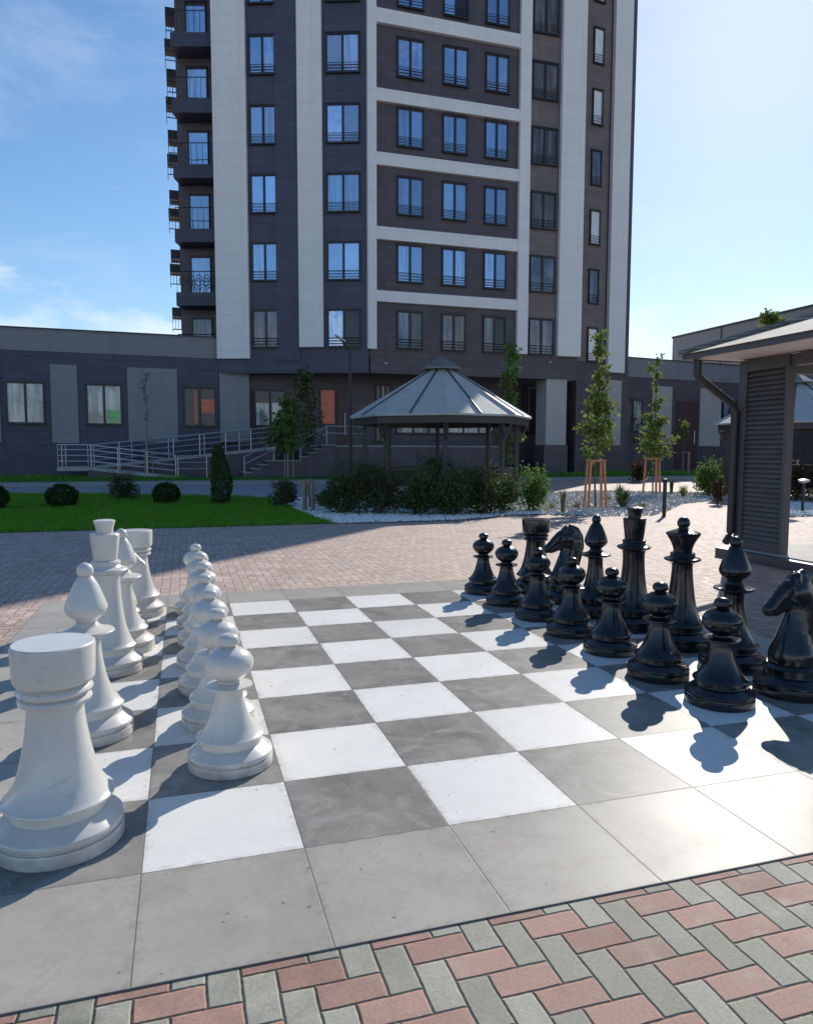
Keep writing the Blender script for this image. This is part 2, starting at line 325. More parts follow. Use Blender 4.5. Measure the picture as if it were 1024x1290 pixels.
M_SOFF = plain('soffit boards', (0.78, 0.69, 0.64), 0.7, 0.12, 8)
M_SHING = cladding('weathered roof shingles', (0.30, 0.275, 0.25), 0.3, 0.22, 0.05, 0.85, 0.45, 0.6, 0.25)
M_BOLL = plain('black bollard paint', (0.018, 0.018, 0.022), 0.4, 0.2)
M_LAMPH = plain('lamp head grey', (0.45, 0.45, 0.47), 0.35, 0.1)
M_ASPH = plain('walkway slabs', (0.30, 0.31, 0.33), 0.8, 0.2, 2.0, 0, 0.3)
M_KERB = plain('kerb concrete', (0.30, 0.30, 0.30), 0.85, 0.2, 6, 0, 0.3)
M_STONE = plain('white stone chips', (0.74, 0.73, 0.70), 0.75, 0.35, 40)
M_BED = plain('pale gravel bed', (0.56, 0.53, 0.49), 0.9, 0.3, 18, 0, 0.6)
M_SOIL = plain('lawn soil', (0.03, 0.14, 0.010), 0.95, 0.4, 9, 0, 0.5)
M_GRASS = foliage('lawn grass blades', (0.06, 0.24, 0.014), (0.23, 0.52, 0.05), (0.23, 0.36, 0.055), 0.6, 0.4)
M_YEW = foliage('dark shrub leaves', (0.030, 0.062, 0.018), (0.115, 0.175, 0.06), (0.085, 0.13, 0.035), 0.6, 0.35)
M_BOX = foliage('clipped box leaves', (0.018, 0.050, 0.012), (0.045, 0.095, 0.025))
M_LIT = foliage('fresh sunlit leaves', (0.075, 0.15, 0.035), (0.19, 0.29, 0.08), (0.12, 0.20, 0.05), 0.75, 0.45)  # green lightened to stand for sun on the foliage
M_MAPLE = foliage('young maple leaves', (0.075, 0.14, 0.035), (0.22, 0.28, 0.08), (0.19, 0.19, 0.05), 0.75, 0.5)
M_RUST = foliage('reddish leaves', (0.06, 0.032, 0.022), (0.13, 0.07, 0.042), (0.07, 0.055, 0.03))
M_DIMLEAF = foliage('shade leaves', (0.04, 0.075, 0.025), (0.11, 0.15, 0.06), (0.11, 0.085, 0.05), 0.5, 0.4)
M_DRY = foliage('dry grass leaves', (0.14, 0.16, 0.06), (0.30, 0.28, 0.13))
M_YUC = foliage('grey green spikes', (0.06, 0.10, 0.05), (0.14, 0.19, 0.10))
M_BLOOM = foliage('pale blooms', (0.55, 0.5, 0.48), (0.75, 0.70, 0.66))

# ------------------------------------------------------------------ mesh building
def link(name, me, mat, parent=None):
    o = bpy.data.objects.new(name, me); C.objects.link(o)
    if mat and not me.materials: me.materials.append(mat)
    if parent is not None:
        o.parent = parent
    return o
def tag(o, label=None, cat=None, group=None, kind=None):
    for k, v in (('label', label), ('category', cat), ('group', group), ('kind', kind)):
        if v: o[k] = v
    return o
def thing(name, label, cat, loc=(0, 0, 0), group=None):
    o = bpy.data.objects.new(name, None); C.objects.link(o); o.location = loc; o.empty_display_size = 0.2
    return tag(o, label, cat, group)
class MB:
    """collects shapes in world space and links them as one mesh object"""
    def __init__(s): s.v = []; s.f = []
    def add(s, vs, fs):
        k = len(s.v); s.v += [tuple(v) for v in vs]; s.f += [tuple(i+k for i in f) for f in fs]
    def box(s, o, ax, ay, az):
        o, ax, ay, az = map(Vector, (o, ax, ay, az))
        vs = [o, o+ax, o+ax+ay, o+ay, o+az, o+ax+az, o+ax+ay+az, o+ay+az]
        fs = [(0, 3, 2, 1), (4, 5, 6, 7), (0, 1, 5, 4), (1, 2, 6, 5), (2, 3, 7, 6), (3, 0, 4, 7)]
        if ax.cross(ay).dot(az) < 0: fs = [f[::-1] for f in fs]
        s.add(vs, fs); return s
    def abox(s, x0, x1, y0, y1, z0, z1): return s.box((x0, y0, z0), (x1-x0, 0, 0), (0, y1-y0, 0), (0, 0, z1-z0))
    def tube(s, pts, r, n=8, r1=None):
        pts = [Vector(p) for p in pts]; rs = [r + ((r1 if r1 is not None else r)-r)*i/max(1, len(pts)-1) for i in range(len(pts))]
        k = len(s.v); up_ = Vector((0.123, 0.2, 1)).normalized()
        for i, p in enumerate(pts):
            d = (pts[min(i+1, len(pts)-1)] - pts[max(i-1, 0)]).normalized()
            a = d.cross(up_); 
            if a.length < 0.15: a = d.cross(Vector((1, 0, 0)))
            a.normalize(); b = d.cross(a)
            for q in range(n):
                t = 2*math.pi*q/n; s.v.append(tuple(p + (a*math.cos(t)+b*math.sin(t))*rs[i]))
        for i in range(len(pts)-1):
            for q in range(n):
                s.f.append((k+i*n+q, k+i*n+(q+1) % n, k+(i+1)*n+(q+1) % n, k+(i+1)*n+q))
        s.f.append(tuple(k+q for q in range(n))[::-1]); s.f.append(tuple(k+(len(pts)-1)*n+q for q in range(n)))
        return s
    def lathe(s, prof, c=(0, 0, 0), n=64):
        k = len(s.v)
        for r, z in prof:
            for q in range(n):
                t = 2*math.pi*q/n; s.v.append((c[0]+r*math.cos(t), c[1]+r*math.sin(t), c[2]+z))
        for i in range(len(prof)-1):
            for q in range(n): s.f.append((k+i*n+q, k+i*n+(q+1) % n, k+(i+1)*n+(q+1) % n, k+(i+1)*n+q))
        s.f.append(tuple(k+q for q in range(n))[::-1]); s.f.append(tuple(k+(len(prof)-1)*n+q for q in range(n)))
        return s
    def poly(s, pts, z0, z1):
        """prism over a plan outline (counter-clockwise)"""
        n = len(pts); s.add([(p[0], p[1], z0) for p in pts]+[(p[0], p[1], z1) for p in pts],
            [tuple(range(n))[::-1], tuple(range(n, 2*n))]+[(i, (i+1) % n, n+(i+1) % n, n+i) for i in range(n)])
        return s
    def build(s, name, mat, parent=None, smooth=None):
        off = Vector(parent.location) if parent is not None else Vector((0, 0, 0))
        p = parent.parent if parent is not None else None
        while p is not None: off = off + Vector(p.location); p = p.parent
        me = bpy.data.meshes.new(name)
        me.from_pydata([(a-off.x, b-off.y, c-off.z) for a, b, c in s.v], [], s.f); me.update()
        if smooth is not None:
            me.polygons.foreach_set('use_smooth', [True]*len(me.polygons)); me.set_sharp_from_angle(angle=R(smooth))
        return link(name, me, mat, parent)
def bevelled(o, w=0.01, seg=2):
    m = o.modifiers.new('edge', 'BEVEL'); m.width = w; m.segments = seg; m.limit_method = 'ANGLE'; return o

# ------------------------------------------------------------------ ground
def sheet(name, pts, z, mat, kind='structure'):
    me = bpy.data.meshes.new(name); me.from_pydata([(p[0], p[1], z) for p in pts], [], [tuple(range(len(pts)))]); me.update()
    o = link(name, me, mat); o['kind'] = kind; return o
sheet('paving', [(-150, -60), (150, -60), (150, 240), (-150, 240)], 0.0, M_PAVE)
bd = MB().abox(-3.0, 3.0, -0.6, 5.4, -0.02, 0.005).build('chess_board', M_BOARD)
tag(bd, 'giant outdoor chessboard of white and charcoal tiles in a beige tile border', 'chessboard')

LAWN = [(-30.0, 12.55)] + [(x, 12.55) for x in (-6, -2, 1.45)] + [(1.30, 13.4), (1.16, 15.2), (1.12, 17.5), (1.18, 21.0), (-0.6, 22.6), (-4, 24.4), (-8, 26.3), (-30, 33.0)]
sheet('lawn', LAWN, 0.008, M_SOIL)
def inpoly(x, y, P):
    c = False; j = len(P)-1
    for i in range(len(P)):
        if (P[i][1] > y) != (P[j][1] > y) and x < (P[j][0]-P[i][0])*(y-P[i][1])/(P[j][1]-P[i][1])+P[i][0]: c = not c
        j = i
    return c
def blades(name, P, n, hmin, hmax, mat, xr, yr, w=0.007, z0=0.0):
    rng = random.Random(3); vs = []; fs = []
    while len(fs) < n:
        x = rng.uniform(*xr); y = rng.uniform(*yr)
        if not inpoly(x+rng.gauss(0, 0.035), y+rng.gauss(0, 0.035), P): continue
        a = rng.uniform(0, 6.283); h = rng.uniform(hmin, hmax)*(0.75+0.55*mnoise.noise((x*0.8, y*0.8, 0))+0.3*mnoise.noise((x*3.1, y*3.1, 4)))
        lx, ly = rng.gauss(0, 0.35)*h, rng.gauss(0, 0.35)*h; k = len(vs); c, s_ = math.cos(a)*w, math.sin(a)*w
        vs += [(x-c, y-s_, z0), (x+c, y+s_, z0), (x+lx, y+ly, z0+h)]; fs.append((k, k+1, k+2))
    me = bpy.data.meshes.new(name); me.from_pydata(vs, [], fs); me.update(); o = link(name, me, mat); o['kind'] = 'stuff'; return o
blades('grass', LAWN, 170000, 0.06, 0.16, M_GRASS, (-12, 1.55), (12.45, 27), 0.010)

# walkway, kerb, raised strip along the building
WALK = [(-30, 33.05), (-8, 26.35), (-4, 24.45), (-0.6, 22.65), (1.2, 21.1), (1.6, 22.0), (3, 31.3), (3, 31.6), (-30, 31.9)]
WALK = [(-30, 33.0), (-8, 26.3), (-4, 24.4), (-0.6, 22.6), (1.18, 21.0), (1.7, 21.0), (6, 24), (9, 31.4), (-8, 31.6), (-30, 33.2)]
sheet('walkway', WALK, 0.004, M_ASPH)
MB().box((-45, 31.55, 0.0), (90, 0.15, 0), (0, 0.22, 0), (0, 0, 0.16)).build('kerb', M_KERB)['kind'] = 'structure'
MB().abox(-45, 45, 31.9, 33.0, 0, 0.15).build('pavement', M_ASPH)['kind'] = 'structure'
MB().abox(-45, 45, 33.0, 46, 0, 0.28).build('grass_verge', M_SOIL)['kind'] = 'structure'
VERGE = [(-14, 33), (-1.5, 33), (-1.5, 35.2), (-14, 35.2)]
blades('verge_grass', VERGE, 9000, 0.08, 0.2, M_GRASS, (-14, -1.5), (33, 35.2), 0.02, 0.28)
VERGE2 = [(14, 33), (36, 33), (36, 36), (14, 36)]
blades('verge_grass', VERGE2, 9000, 0.08, 0.22, M_GRASS, (14, 36), (33, 36), 0.02, 0.28)

# gravel
BEDW = [(1.47, 12.5), (2.6, 12.42), (4.2, 12.47), (5.2, 12.9), (6.0, 13.4), (6.9, 13.3), (7.6, 15.5), (7.2, 19), (4.5, 21), (1.2, 21), (1.14, 17.5), (1.18, 15.2), (1.32, 13.4)]
sheet('gravel_bed', BEDW, 0.012, M_KERB)
BEDP = [(6.95, 13.25), (8.0, 12.5), (9.2, 12.35), (10.2, 13.2), (12.5, 15.5), (16, 17.2), (17.5, 19.5), (14, 22.5), (9, 21), (7.3, 18.9), (7.65, 15.5)]
sheet('planting_bed', BEDP, 0.010, M_BED)
BEDR = [(11.2, 11.4), (15.0, 10.6), (18, 13), (18, 16.2), (15.8, 16.4), (13.4, 13.6)]
sheet('side_gravel_bed', BEDR, 0.010, M_STONE)
def stones(name, P, n, r0, r1, mat, xr, yr, z0, seed):
    rng = random.Random(seed); vs = []; fs = []; c = 0
    base = [(1, 0, 0), (0, 1, 0), (-1, 0, 0), (0, -1, 0), (0, 0, 1), (0.1, 0, -0.6)]
    tri = [(0, 1, 4), (1, 2, 4), (2, 3, 4), (3, 0, 4), (1, 0, 5), (2, 1, 5), (3, 2, 5), (0, 3, 5)]
    while c < n:
        x = rng.uniform(*xr); y = rng.uniform(*yr)
        if not inpoly(x, y, P): continue
        r = rng.uniform(r0, r1); a = rng.uniform(0, 6.28); k = len(vs); ca, sa = math.cos(a), math.sin(a); sx, sy, sz = rng.uniform(.7, 1.3), rng.uniform(.7, 1.3), rng.uniform(.5, .9)
        for bx, by, bz in base:
            bx, by, bz = bx*sx*rng.uniform(.8, 1.2), by*sy*rng.uniform(.8, 1.2), bz*sz
            vs.append((x+r*(bx*ca-by*sa), y+r*(bx*sa+by*ca), z0+r*(bz+0.3)))
        fs += [tuple(i+k for i in f) for f in tri]; c += 1
    me = bpy.data.meshes.new(name); me.from_pydata(vs, [], fs); me.update(); o = link(name, me, mat); o['kind'] = 'stuff'; return o
stones('white_gravel', BEDW, 15000, 0.028, 0.062, M_STONE, (1.1, 7.7), (12.4, 21), 0.012, 1)
stones('pale_gravel', BEDP, 9000, 0.02, 0.045, M_BED, (6.9, 17.5), (12.3, 22.5), 0.010, 2)
stones('side_gravel', BEDR, 4000, 0.026, 0.055, M_STONE, (11, 18), (10.6, 16.4), 0.010, 4)

# ------------------------------------------------------------------ buildings
class Facet:
    """a vertical wall line: s metres along it from left to right, h up, a outwards"""
    def __init__(s, P0, P1):
        s.p = Vector((P0[0], P0[1], 0)); e = Vector((P1[0], P1[1], 0))-s.p; s.len = e.length; s.d = e.normalized(); s.n = Vector((s.d.y, -s.d.x, 0))
    def hit(s, u, v):
        d = ray(u, v); k = (s.p-CAM).dot(s.n)/d.dot(s.n); q = CAM+d*k; return (q-s.p).dot(s.d), q.z
    def at(s, a, h, o=0.0): return s.p + s.d*a + s.n*o + Vector((0, 0, h))
    def box(s, mb, s0, s1, h0, h1, a0, a1):
        return mb.box(s.at(s0, h0, a0), s.d*(s1-s0), s.n*(a1-a0), Vector((0, 0, h1-h0)))
    def pxbox(s, mb, u0, u1, v0, v1, a0, a1):
        s0, ha = s.hit(u0, v1); s1, hb = s.hit(u1, v1); hc = s.hit(u0, v0)[1]; s.box(mb, s0, s1, min(ha, hb), hc, a0, a1)

def window(root, F, s0, s1, h0, h1, pane_mats, rail=True, mull=1, depth=0.10, off=0.0):
    fr = MB(); t = 0.055; depth += off
    F.box(fr, s0, s0+t, h0, h1, off, depth); F.box(fr, s1-t, s1, h0, h1, off, depth)
    F.box(fr, s0+t, s1-t, h0, h0+t, off, depth); F.box(fr, s0+t, s1-t, h1-t, h1, off, depth)
    n = mull+1; w = (s1-s0-2*t)/n
    for k in range(1, n): F.box(fr, s0+t+k*w-0.055, s0+t+k*w+0.055, h0+t, h1-t, off, depth-0.015)
    F.box(fr, s0-0.03, s1+0.03, h0-0.045, h0, off, depth+0.06)          # sill
    F.box(fr, s0-0.03, s1+0.03, h1, h1+0.035, off, depth+0.03)          # head
    if rail:
        for q in (0.16, 0.30, 0.44): fr.tube([F.at(s0, h0+q, depth+0.03), F.at(s1, h0+q, depth+0.03)], 0.016, 6)
    o = fr.build('window', M_FRAME, root)
    for k in range(n):
        pb = MB(); a = s0+t+k*w+(0.055 if k else 0); b = s0+t+(k+1)*w-(0.055 if k < n-1 else 0)
        F.box(pb, a, b, h0+t, h1-t, off+0.004, off+0.03)
        pb.build('pane', pane_mats[k % len(pane_mats)], o)
    return o

L1 = Facet((0.26, 36.43), (7.55, 33.78)); R1 = Facet((7.55, 33.78), (19.45, 33.86)); R2 = Facet((19.45, 35.35), (24.15, 36.0)); L0 = Facet((-1.06, 40.23), (0.42, 39.78))
BASE, FL, WH, TOP = 6.75, 3.32, 1.90, 44.0
tower = thing('apartment_tower', 'tall apartment tower with charcoal walls, pale vertical stripes and blue reflecting windows', 'building', (10, 36, 0))
OV = 5.5
plan = [(0.26, 36.43), (7.55, 33.78), (19.45, 33.86), (19.47, 35.35), (24.15, 36.0), (24.6, 41), (24.0, 56), (-1.2, 57), (-1.5, 40.4), (0.42, 39.78)]
sh = MB(); sh.poly(plan, 6.3, TOP)
sh.build('wall', M_DARK, tower)
lw = MB(); L1.box(lw, 0.02, L1.len-0.02, OV, TOP, 0.0, 0.05); lw.build('wall', M_DARKL, tower)
rw = MB(); R1.box(rw, 0.05, R1.len-0.02, OV, TOP, 0.0, 0.05); rw.build('wall', M_DARK, tower)
# brown column between the pale stripes on the right
bw = MB(); s0 = R1.hit(662, 250)[0]; s1 = R1.hit(701, 250)[0]; R1.box(bw, s0, s1, BASE, TOP, 0.05, 0.09); R2.box(bw, 0.05, R2.hit(763, 300)[0], BASE, TOP, 0.0, 0.06); bw.build('wall', M_BROWN, tower)
def stripe(F, u0, u1, v, h0, mat, a=0.30):
    mb = MB(); F.box(mb, F.hit(u0, v)[0], F.hit(u1, v)[0], h0, TOP, 0.05, a); return mb.build('pale_stripe', mat, tower)
stripe(L1, 275.5, 316, 430, 6.22, M_LIGHTL); stripe(L1, 378.5, 408.5, 430, 6.78, M_LIGHTL); stripe(R1, 459.8, 473, 430, 6.7, M_LIGHT) if False else None
sm = MB(); R1.box(sm, -0.12, R1.hit(473, 430)[0], 6.68, TOP, 0.05, 0.28); sm.build('pale_stripe', M_LIGHT, tower)
stripe(R1, 648.5, 661.5, 430, 6.77, M_LIGHT, 0.28); stripe(R1, 699, 727.5, 430, 6.74, M_LIGHT, 0.34)
stripe(R2, 762, 783, 430, 6.2, M_LIGHT, 0.30)
fb = MB(); s0 = R1.hit(473, 430)[0]; s1 = R1.hit(648.5, 430)[0]
bands = [(9.05, 9.60), (12.11, 12.73), (15.70, 16.31), (18.74, 19.34), (22.41, 23.08), (25.6, 26.2), (29.3, 29.9), (32.6, 33.2), (36.3, 36.9), (39.6, 40.2)]
for h0, h1 in bands: R1.box(fb, s0+0.003, s1-0.003, h0, h1, 0.05, 0.26)
fb.build('pale_bands', M_LIGHT, tower)
dp = MB()      # dark returns of the recessed strip beside the left stripe
s0 = L1.hit(350, 430)[0]; s1 = L1.hit(378.5, 430)[0]; L1.box(dp, s0, s1-0.003, 6.1, TOP, 0.05, 0.16); dp.build('recess_panel', M_DARKL, tower)
rng = random.Random(11)
for k in range(7):
    h0 = BASE+FL*k; h1 = h0+WH
    for (u0, u1) in ((319.5, 352.5), (413.5, 454)):
        pm = [M_SKYG] if k else ([M_CURTB, M_CURTB] if u0 < 400 else [M_SKYG, M_ROOM])
        window(tower, L1, L1.hit(u0, 415)[0], L1.hit(u1, 415)[0], h0+0.05, h1, pm, off=0.05)
    for q, (u0, u1) in enumerate(((499.5, 531.5), (555.5, 585.5), (607.5, 635.5))):
        pm = [M_SKYG] if k else [M_CURTB, M_ROOM if q == 2 else M_CURT][:2]
        if k == 5 and q == 1: pm = [M_SKYG, M_ROOM]
        window(tower, R1, R1.hit(u0, 415)[0], R1.hit(u1, 415)[0], h0+0.05, h1, pm, off=0.05)
    window(tower, R1, R1.hit(664.5, 415)[0], R1.hit(695.5, 415)[0], h0+0.05, h1+0.03, [M_CURTB] if k < 2 else [M_CURT], off=0.09)
    window(tower, R2, R2.hit(738.5, 415)[0], R2.hit(751, 415)[0], h0+0.05, h1+0.05, [M_CORNERG if k not in (1, 3) else M_CURTB], mull=0, off=0.06)
# loggias on the set-back left flank
for k in range(7):
    h0 = BASE+FL*k; lg = MB()
    L0.box(lg, -0.35, 1.95, h0-0.75, h0-0.05, 0.0, 1.2)
    lg.build('loggia_floor', M_DARKL, tower)
    window(tower, L0, 0.12, 1.25, h0+0.0, h0+2.1, [M_SKYG if k else M_CURTB], rail=False, mull=0)
    rb = MB()
    for q in range(8): rb.tube([L0.at(-0.3+q*0.3, h0-0.05, 1.15), L0.at(-0.3+q*0.3, h0+1.05, 1.15)], 0.013, 6)
    rb.tube([L0.at(-0.33, h0+1.05, 1.15), L0.at(1.9, h0+1.05, 1.15)], 0.025, 6)
    if k == 1:      # curled ironwork
        for q in range(5):
            c = L0.at(0.0+q*0.42, h0+0.55, 1.12); rb.tube([c+L0.d*(0.20*math.cos(a)*(1-a/14))+Vector((0, 0, 0.38*math.sin(a)*(1-a/14))) for a in [i*0.5 for i in range(20)]], 0.022, 6)
    rb.build('loggia_railing', M_RAILB, tower)
fin = MB(); p0 = D(232, 430, 41.2); fin.box((p0.x-0.05, p0.y-0.3, 6.3), (0.40, 0, 0), (0, 1.0, 0), (0, 0, TOP-6.3)); fin.build('end_fin', M_BROWN, tower)
# balconies seen end-on past the left corner
def balcony(dep, v, u0=217, u1=232):
    p = D(u0, 430, dep); q = D(u1, 430, dep); h = height(p.x, p.y, v); w = q.x-p.x
    b = MB().box((p.x, p.y, h-0.5), (w+0.25, 0, 0), (0, 1.1, 0), (0, 0, 0.5)); o = b.build('balcony', M_FRAME, tower)
    r = MB(); z1 = h-0.66; z0 = h-1.25
    for yy in (0.0,):
        r.tube([(p.x+0.03, p.y+yy+0.03, z0), (p.x+w, p.y+yy+0.03, z0)], 0.03, 6); r.tube([(p.x+0.03, p.y+yy+0.03, z1), (p.x+w, p.y+yy+0.03, z1)], 0.03, 6)
        for i in range(5): x = p.x+0.03+i*(w-0.04)/4; r.tube([(x, p.y+yy+0.03, z0), (x, p.y+yy+0.03, z1+0.05)], 0.012, 6)
    for zz in (z0, z1): r.tube([(p.x+0.03, p.y+0.03, zz), (p.x+0.03, p.y+1.05, zz)], 0.02, 6)
    r.build('railing', M_RAILB, o)
for v in (387, 314, 239, 163, 86, 8): balcony(42.6, v, 218+ (v-8)*0.0, 233)
for v in (332, 262, 193, 121, 48): balcony(46.7, v, 216.5, 232)
# overhang under the tower and the set-back entrance storey
und = MB(); und.poly([(7.5, 36.8), (24.1, 36.9), (24.1, 45), (0.3, 45), (0.3, 36.8)], 0.28, 6.299); und.build('ground_storey_wall', M_DARK, tower)
Fe = Facet((0.3, 36.8), (24.1, 36.8))
cl = MB(); s0, _ = R1.hit(688, 500); s1, _ = R1.hit(713.5, 500); R1.box(cl, s0, s1, 1.9, OV-0.003, -1.2, 0.0); cl.build('column_slab', M_BEIGE, tower)
cd = MB(); R1.box(cd, s0-0.1, s1+0.1, 0.28, 1.897, -1.25, 0.03); cd.build('column_base', M_DARK, tower)
sf = MB(); s0, _ = R1.hit(727, 500); R1.box(sf, s0, R1.len, 0.28, OV-0.003, -1.5, 0.0); sf.build('ground_storey_wall', M_DARK, tower)
rp = MB(); a0, _ = R2.hit(754, 500); a1, _ = R2.hit(780, 500); R2.box(rp, a0, a1, 1.9, 5.75, 0.06, 0.16); rp.build('wall_slab', M_BEIGE, tower)
r2b = MB(); R2.box(r2b, 0.03, R2.len, 0.28, 6.298, -1.0, 0.055); r2b.build('ground_storey_wall', M_DARK, tower)
for u, v in ((485, 459), (691, 457)):
    a, h = R1.hit(u, v); mb = MB(); c = R1.at(a, h, 0.05); mb.lathe([(0.07, -0.02), (0.09, 0.0), (0.09, 0.05), (0.05, 0.08)], (c.x, c.y-0.09, c.z), 14); mb.build('camera_dome', M_LAMPH, tower, 40)  # small camera dome on the fascia, gives no light
# entrance storey: doors, windows
def gwin(u0, u1, v0, v1, mats, mull=1, root=tower, F=Fe):
    a, h0 = F.hit(u0, v1); b, _ = F.hit(u1, v1); _, h1 = F.hit(u0, v0); return window(root, F, a, b, h0, h1, mats, rail=False, mull=mull, depth=0.08)
gwin(403, 423, 490, 535, [M_ORANGE], 0)  # orange pane colour stands for the light in the doorway
d = MB(); a, h0 = Fe.hit(425, 556); b, _ = Fe.hit(437, 556); Fe.box(d, a, b, 1.6, Fe.hit(425, 490)[1], 0.0, 0.06); dd = d.build('door', M_MAROON, tower)
hb = MB(); hb.tube([Fe.at(b-0.12, 2.4, 0.11), Fe.at(b-0.12, 3.6, 0.11)], 0.03, 8); hb.build('handle', M_STEEL, dd)
gwin(473, 492, 485, 556, [M_ROOM, M_CURT], 2)
gwin(499, 560, 498, 546, [M_SHOPW], 2); gwin(563, 622, 498, 546, [M_SHOPW, M_SHOPW, M_CURTB], 2)
gwin(657, 686, 486, 545, [M_CURT, M_ROOM], 2)
gwin(716, 724, 500, 545, [M_ROOM], 0)
# platform and steps before the entrance
st = thing('entrance_steps', 'dark entrance platform with two short flights of pale steps at the foot of the tower', 'steps', (6, 34, 0.28))
pm = MB(); pm.abox(4.05, 15.0, 33.9, 36.75, 0.28, 1.75); pm.build('platform', M_DARK, st)
pt = MB(); pt.abox(4.0, 15.05, 33.85, 36.75, 1.754, 1.82); pt.build('platform_edge', M_CONC, st)
f1 = MB()
pa = D(322, 595, 34.2); 
for i in range(4): f1.abox(1.2+i*0.36, 4.0, 33.0+0.003*i, 34.8, 0.283+i*0.19, 0.283+(i+1)*0.19-0.003)
f1.build('flight', M_DARK, st); 
ft = MB()
for i in range(4): ft.abox(1.17+i*0.36, 1.2+(i+1)*0.36 if i < 3 else 4.0, 32.97, 34.8, 0.283+(i+1)*0.19, 0.283+(i+1)*0.19+0.04)
ft.build('tread', M_CONC, st)
f2 = MB()
for i in range(4): f2.abox(3.95+i*0.32, 5.6, 32.96+0.003*i, 33.84, 1.05+i*0.19, 1.05+(i+1)*0.19-0.003)
f2.abox(3.6, 5.6, 32.955, 33.84, 0.279, 1.05); f2.build('flight', M_DARK, st)
ft = MB()
for i in range(4): ft.abox(3.92+i*0.32, 3.95+(i+1)*0.32 if i < 3 else 5.6, 32.93, 33.84, 1.05+(i+1)*0.19, 1.05+(i+1)*0.19+0.04)
ft.build('tread', M_CONC, st)
rr = MB()
for zz in (0.95, 0.6): rr.tube([(1.2, 33.05, 0.3+zz), (2.6, 33.05, 1.0+zz), (3.9, 33.05, 1.05+zz), (5.2, 33.05, 1.82+zz), (7.5, 33.9, 1.82+zz)], 0.025, 8)
for (x, z) in ((1.2, 0.3), (2.6, 1.0), (3.9, 1.05), (5.2, 1.82)): rr.tube([(x, 33.05, z), (x, 33.05, z+0.95)], 0.022, 8)
rr.build('handrail', M_STEEL, st)

# low wing on the left
wing = thing('low_building', 'long low charcoal building with grey panels left of the tower', 'building', (-10, 38, 0))
WL = Facet((-30.0, 35.05), (0.26, 36.43))
wb = MB(); WL.box(wb, 0, WL.len, 0.28, 6.24, -12, 0.0); wb.build('wall', M_NAVY, wing)
wp = MB(); WL.box(wp, 0, WL.len, 6.243, 7.28, -12, 0.04); wp.build('parapet', M_PARA, wing)
wc = MB(); WL.box(wc, 0, WL.len, 7.283, 7.34, -12, 0.09); wc.build('coping', M_FRAME, wing)
for (u0, u1, v0, v1) in ((-22, 3, 455, 557), (67, 100.5, 459, 558), (163, 225, 463, 557), (278, 315, 468, 557)):
    mb = MB(); WL.pxbox(mb, u0, u1, v0, v1, 0.0, 0.07); mb.build('wall_slab', M_GREY, wing)
def wwin(u0, u1, v0, v1, mats, **k):
    a, h0 = WL.hit(u0, v1); b, _ = WL.hit(u1, v1); _, h1 = WL.hit(u0, v0); return window(wing, WL, a, b, h0, h1, mats, rail=False, depth=0.09, **k)
wwin(10, 57.5, 481, 533, [M_SHOPW, M_SHOPW])
w2 = wwin(110.5, 154.5, 484, 534.5, [M_SHOPW, M_SHOPW])
def behind(w, u0, u1, v0, v1, mat, name, F=WL):
    mb = MB(); F.pxbox(mb, u0, u1, v0, v1, 0.031, 0.036); mb.build(name, mat, w)
behind(w2, 135.5, 152, 516, 532, M_GREEN, 'green_panel')
w3 = wwin(232.5, 272.5, 488, 537, [M_ROOM, M_ROOM]); behind(w3, 251.5, 270.5, 503, 520, M_ORANGE, 'orange_panel'); behind(w3, 246, 248.5, 492, 534, M_ORANGE, 'orange_panel')
w4 = wwin(321, 360, 491, 538, [M_ROOM, M_ROOM]); behind(w4, 323, 339.5, 507.5, 535.5, M_SHOPW, 'pale_panel'); behind(w4, 343, 358, 507.5, 535.5, M_SHOPW, 'pale_panel')

# low wing on the right and the long one that comes forward
wr = thing('low_building', 'low charcoal building with beige panels right of the tower', 'building', (28, 40, 0))
WR = Facet((24.2, 36.85), (54.0, 41.87))
wb = MB(); WR.box(wb, 0, WR.len, 0.28, 6.15, -8, 0.0); wb.build('wall', M_DARK, wr)
wp = MB(); WR.box(wp, 0, WR.len, 6.153, 7.3, -8, 0.04); wp.build('parapet', M_PARA, wr)
wc = MB(); WR.box(wc, 0, WR.len, 7.303, 7.36, -8, 0.09); wc.build('coping', M_FRAME, wr)
for (u0, u1, v0, v1) in ((819, 843.5, 486, 560), (879, 905, 489, 562)):
    mb = MB(); WR.pxbox(mb, u0, u1, v0, v1, 0.0, 0.07); mb.build('wall_slab', M_BEIGE, wr)
def rwin(u0, u1, v0, v1, mats, **k):
    a, h0 = WR.hit(u0, v1); b, _ = WR.hit(u1, v1); _, h1 = WR.hit(u0, v0); return window(wr, WR, a, b, h0, h1, mats, rail=False, depth=0.09, **k)
rwin(784, 807, 503, 543, [M_CURT, M_SHOPW]); rwin(908, 925, 505, 543, [M_CURTB])
d = MB(); WR.pxbox(d, 849, 876, 505, 590, 0.0, 0.06); dr = d.build('door', M_MAROON, wr)
a, _ = WR.hit(872, 560); hb = MB(); hb.tube([WR.at(a, 2.0, 0.12), WR.at(a, 2.9, 0.12)], 0.03, 8); hb.build('handle', M_STEEL, dr)
wf = thing('low_building', 'plain grey parapet building rising behind the louvred pavilion', 'building', (33, 28, 0))
wfx = D(847, 425, 75).x; wfy = D(847, 425, 75).y
MB().abox(wfx, wfx+16, 20, wfy, 0.0, 13.1).build('wall', M_PARB, wf)
MB().abox(wfx-0.08, wfx+16, 19.9, wfy+0.08, 13.103, 13.28).build('coping', M_FRAME, wf)
MB().abox(wfx-0.06, wfx-0.003, wfy-7.2, wfy-7.1, 5, 13.1).build('downpipe', M_FRAME, wf)
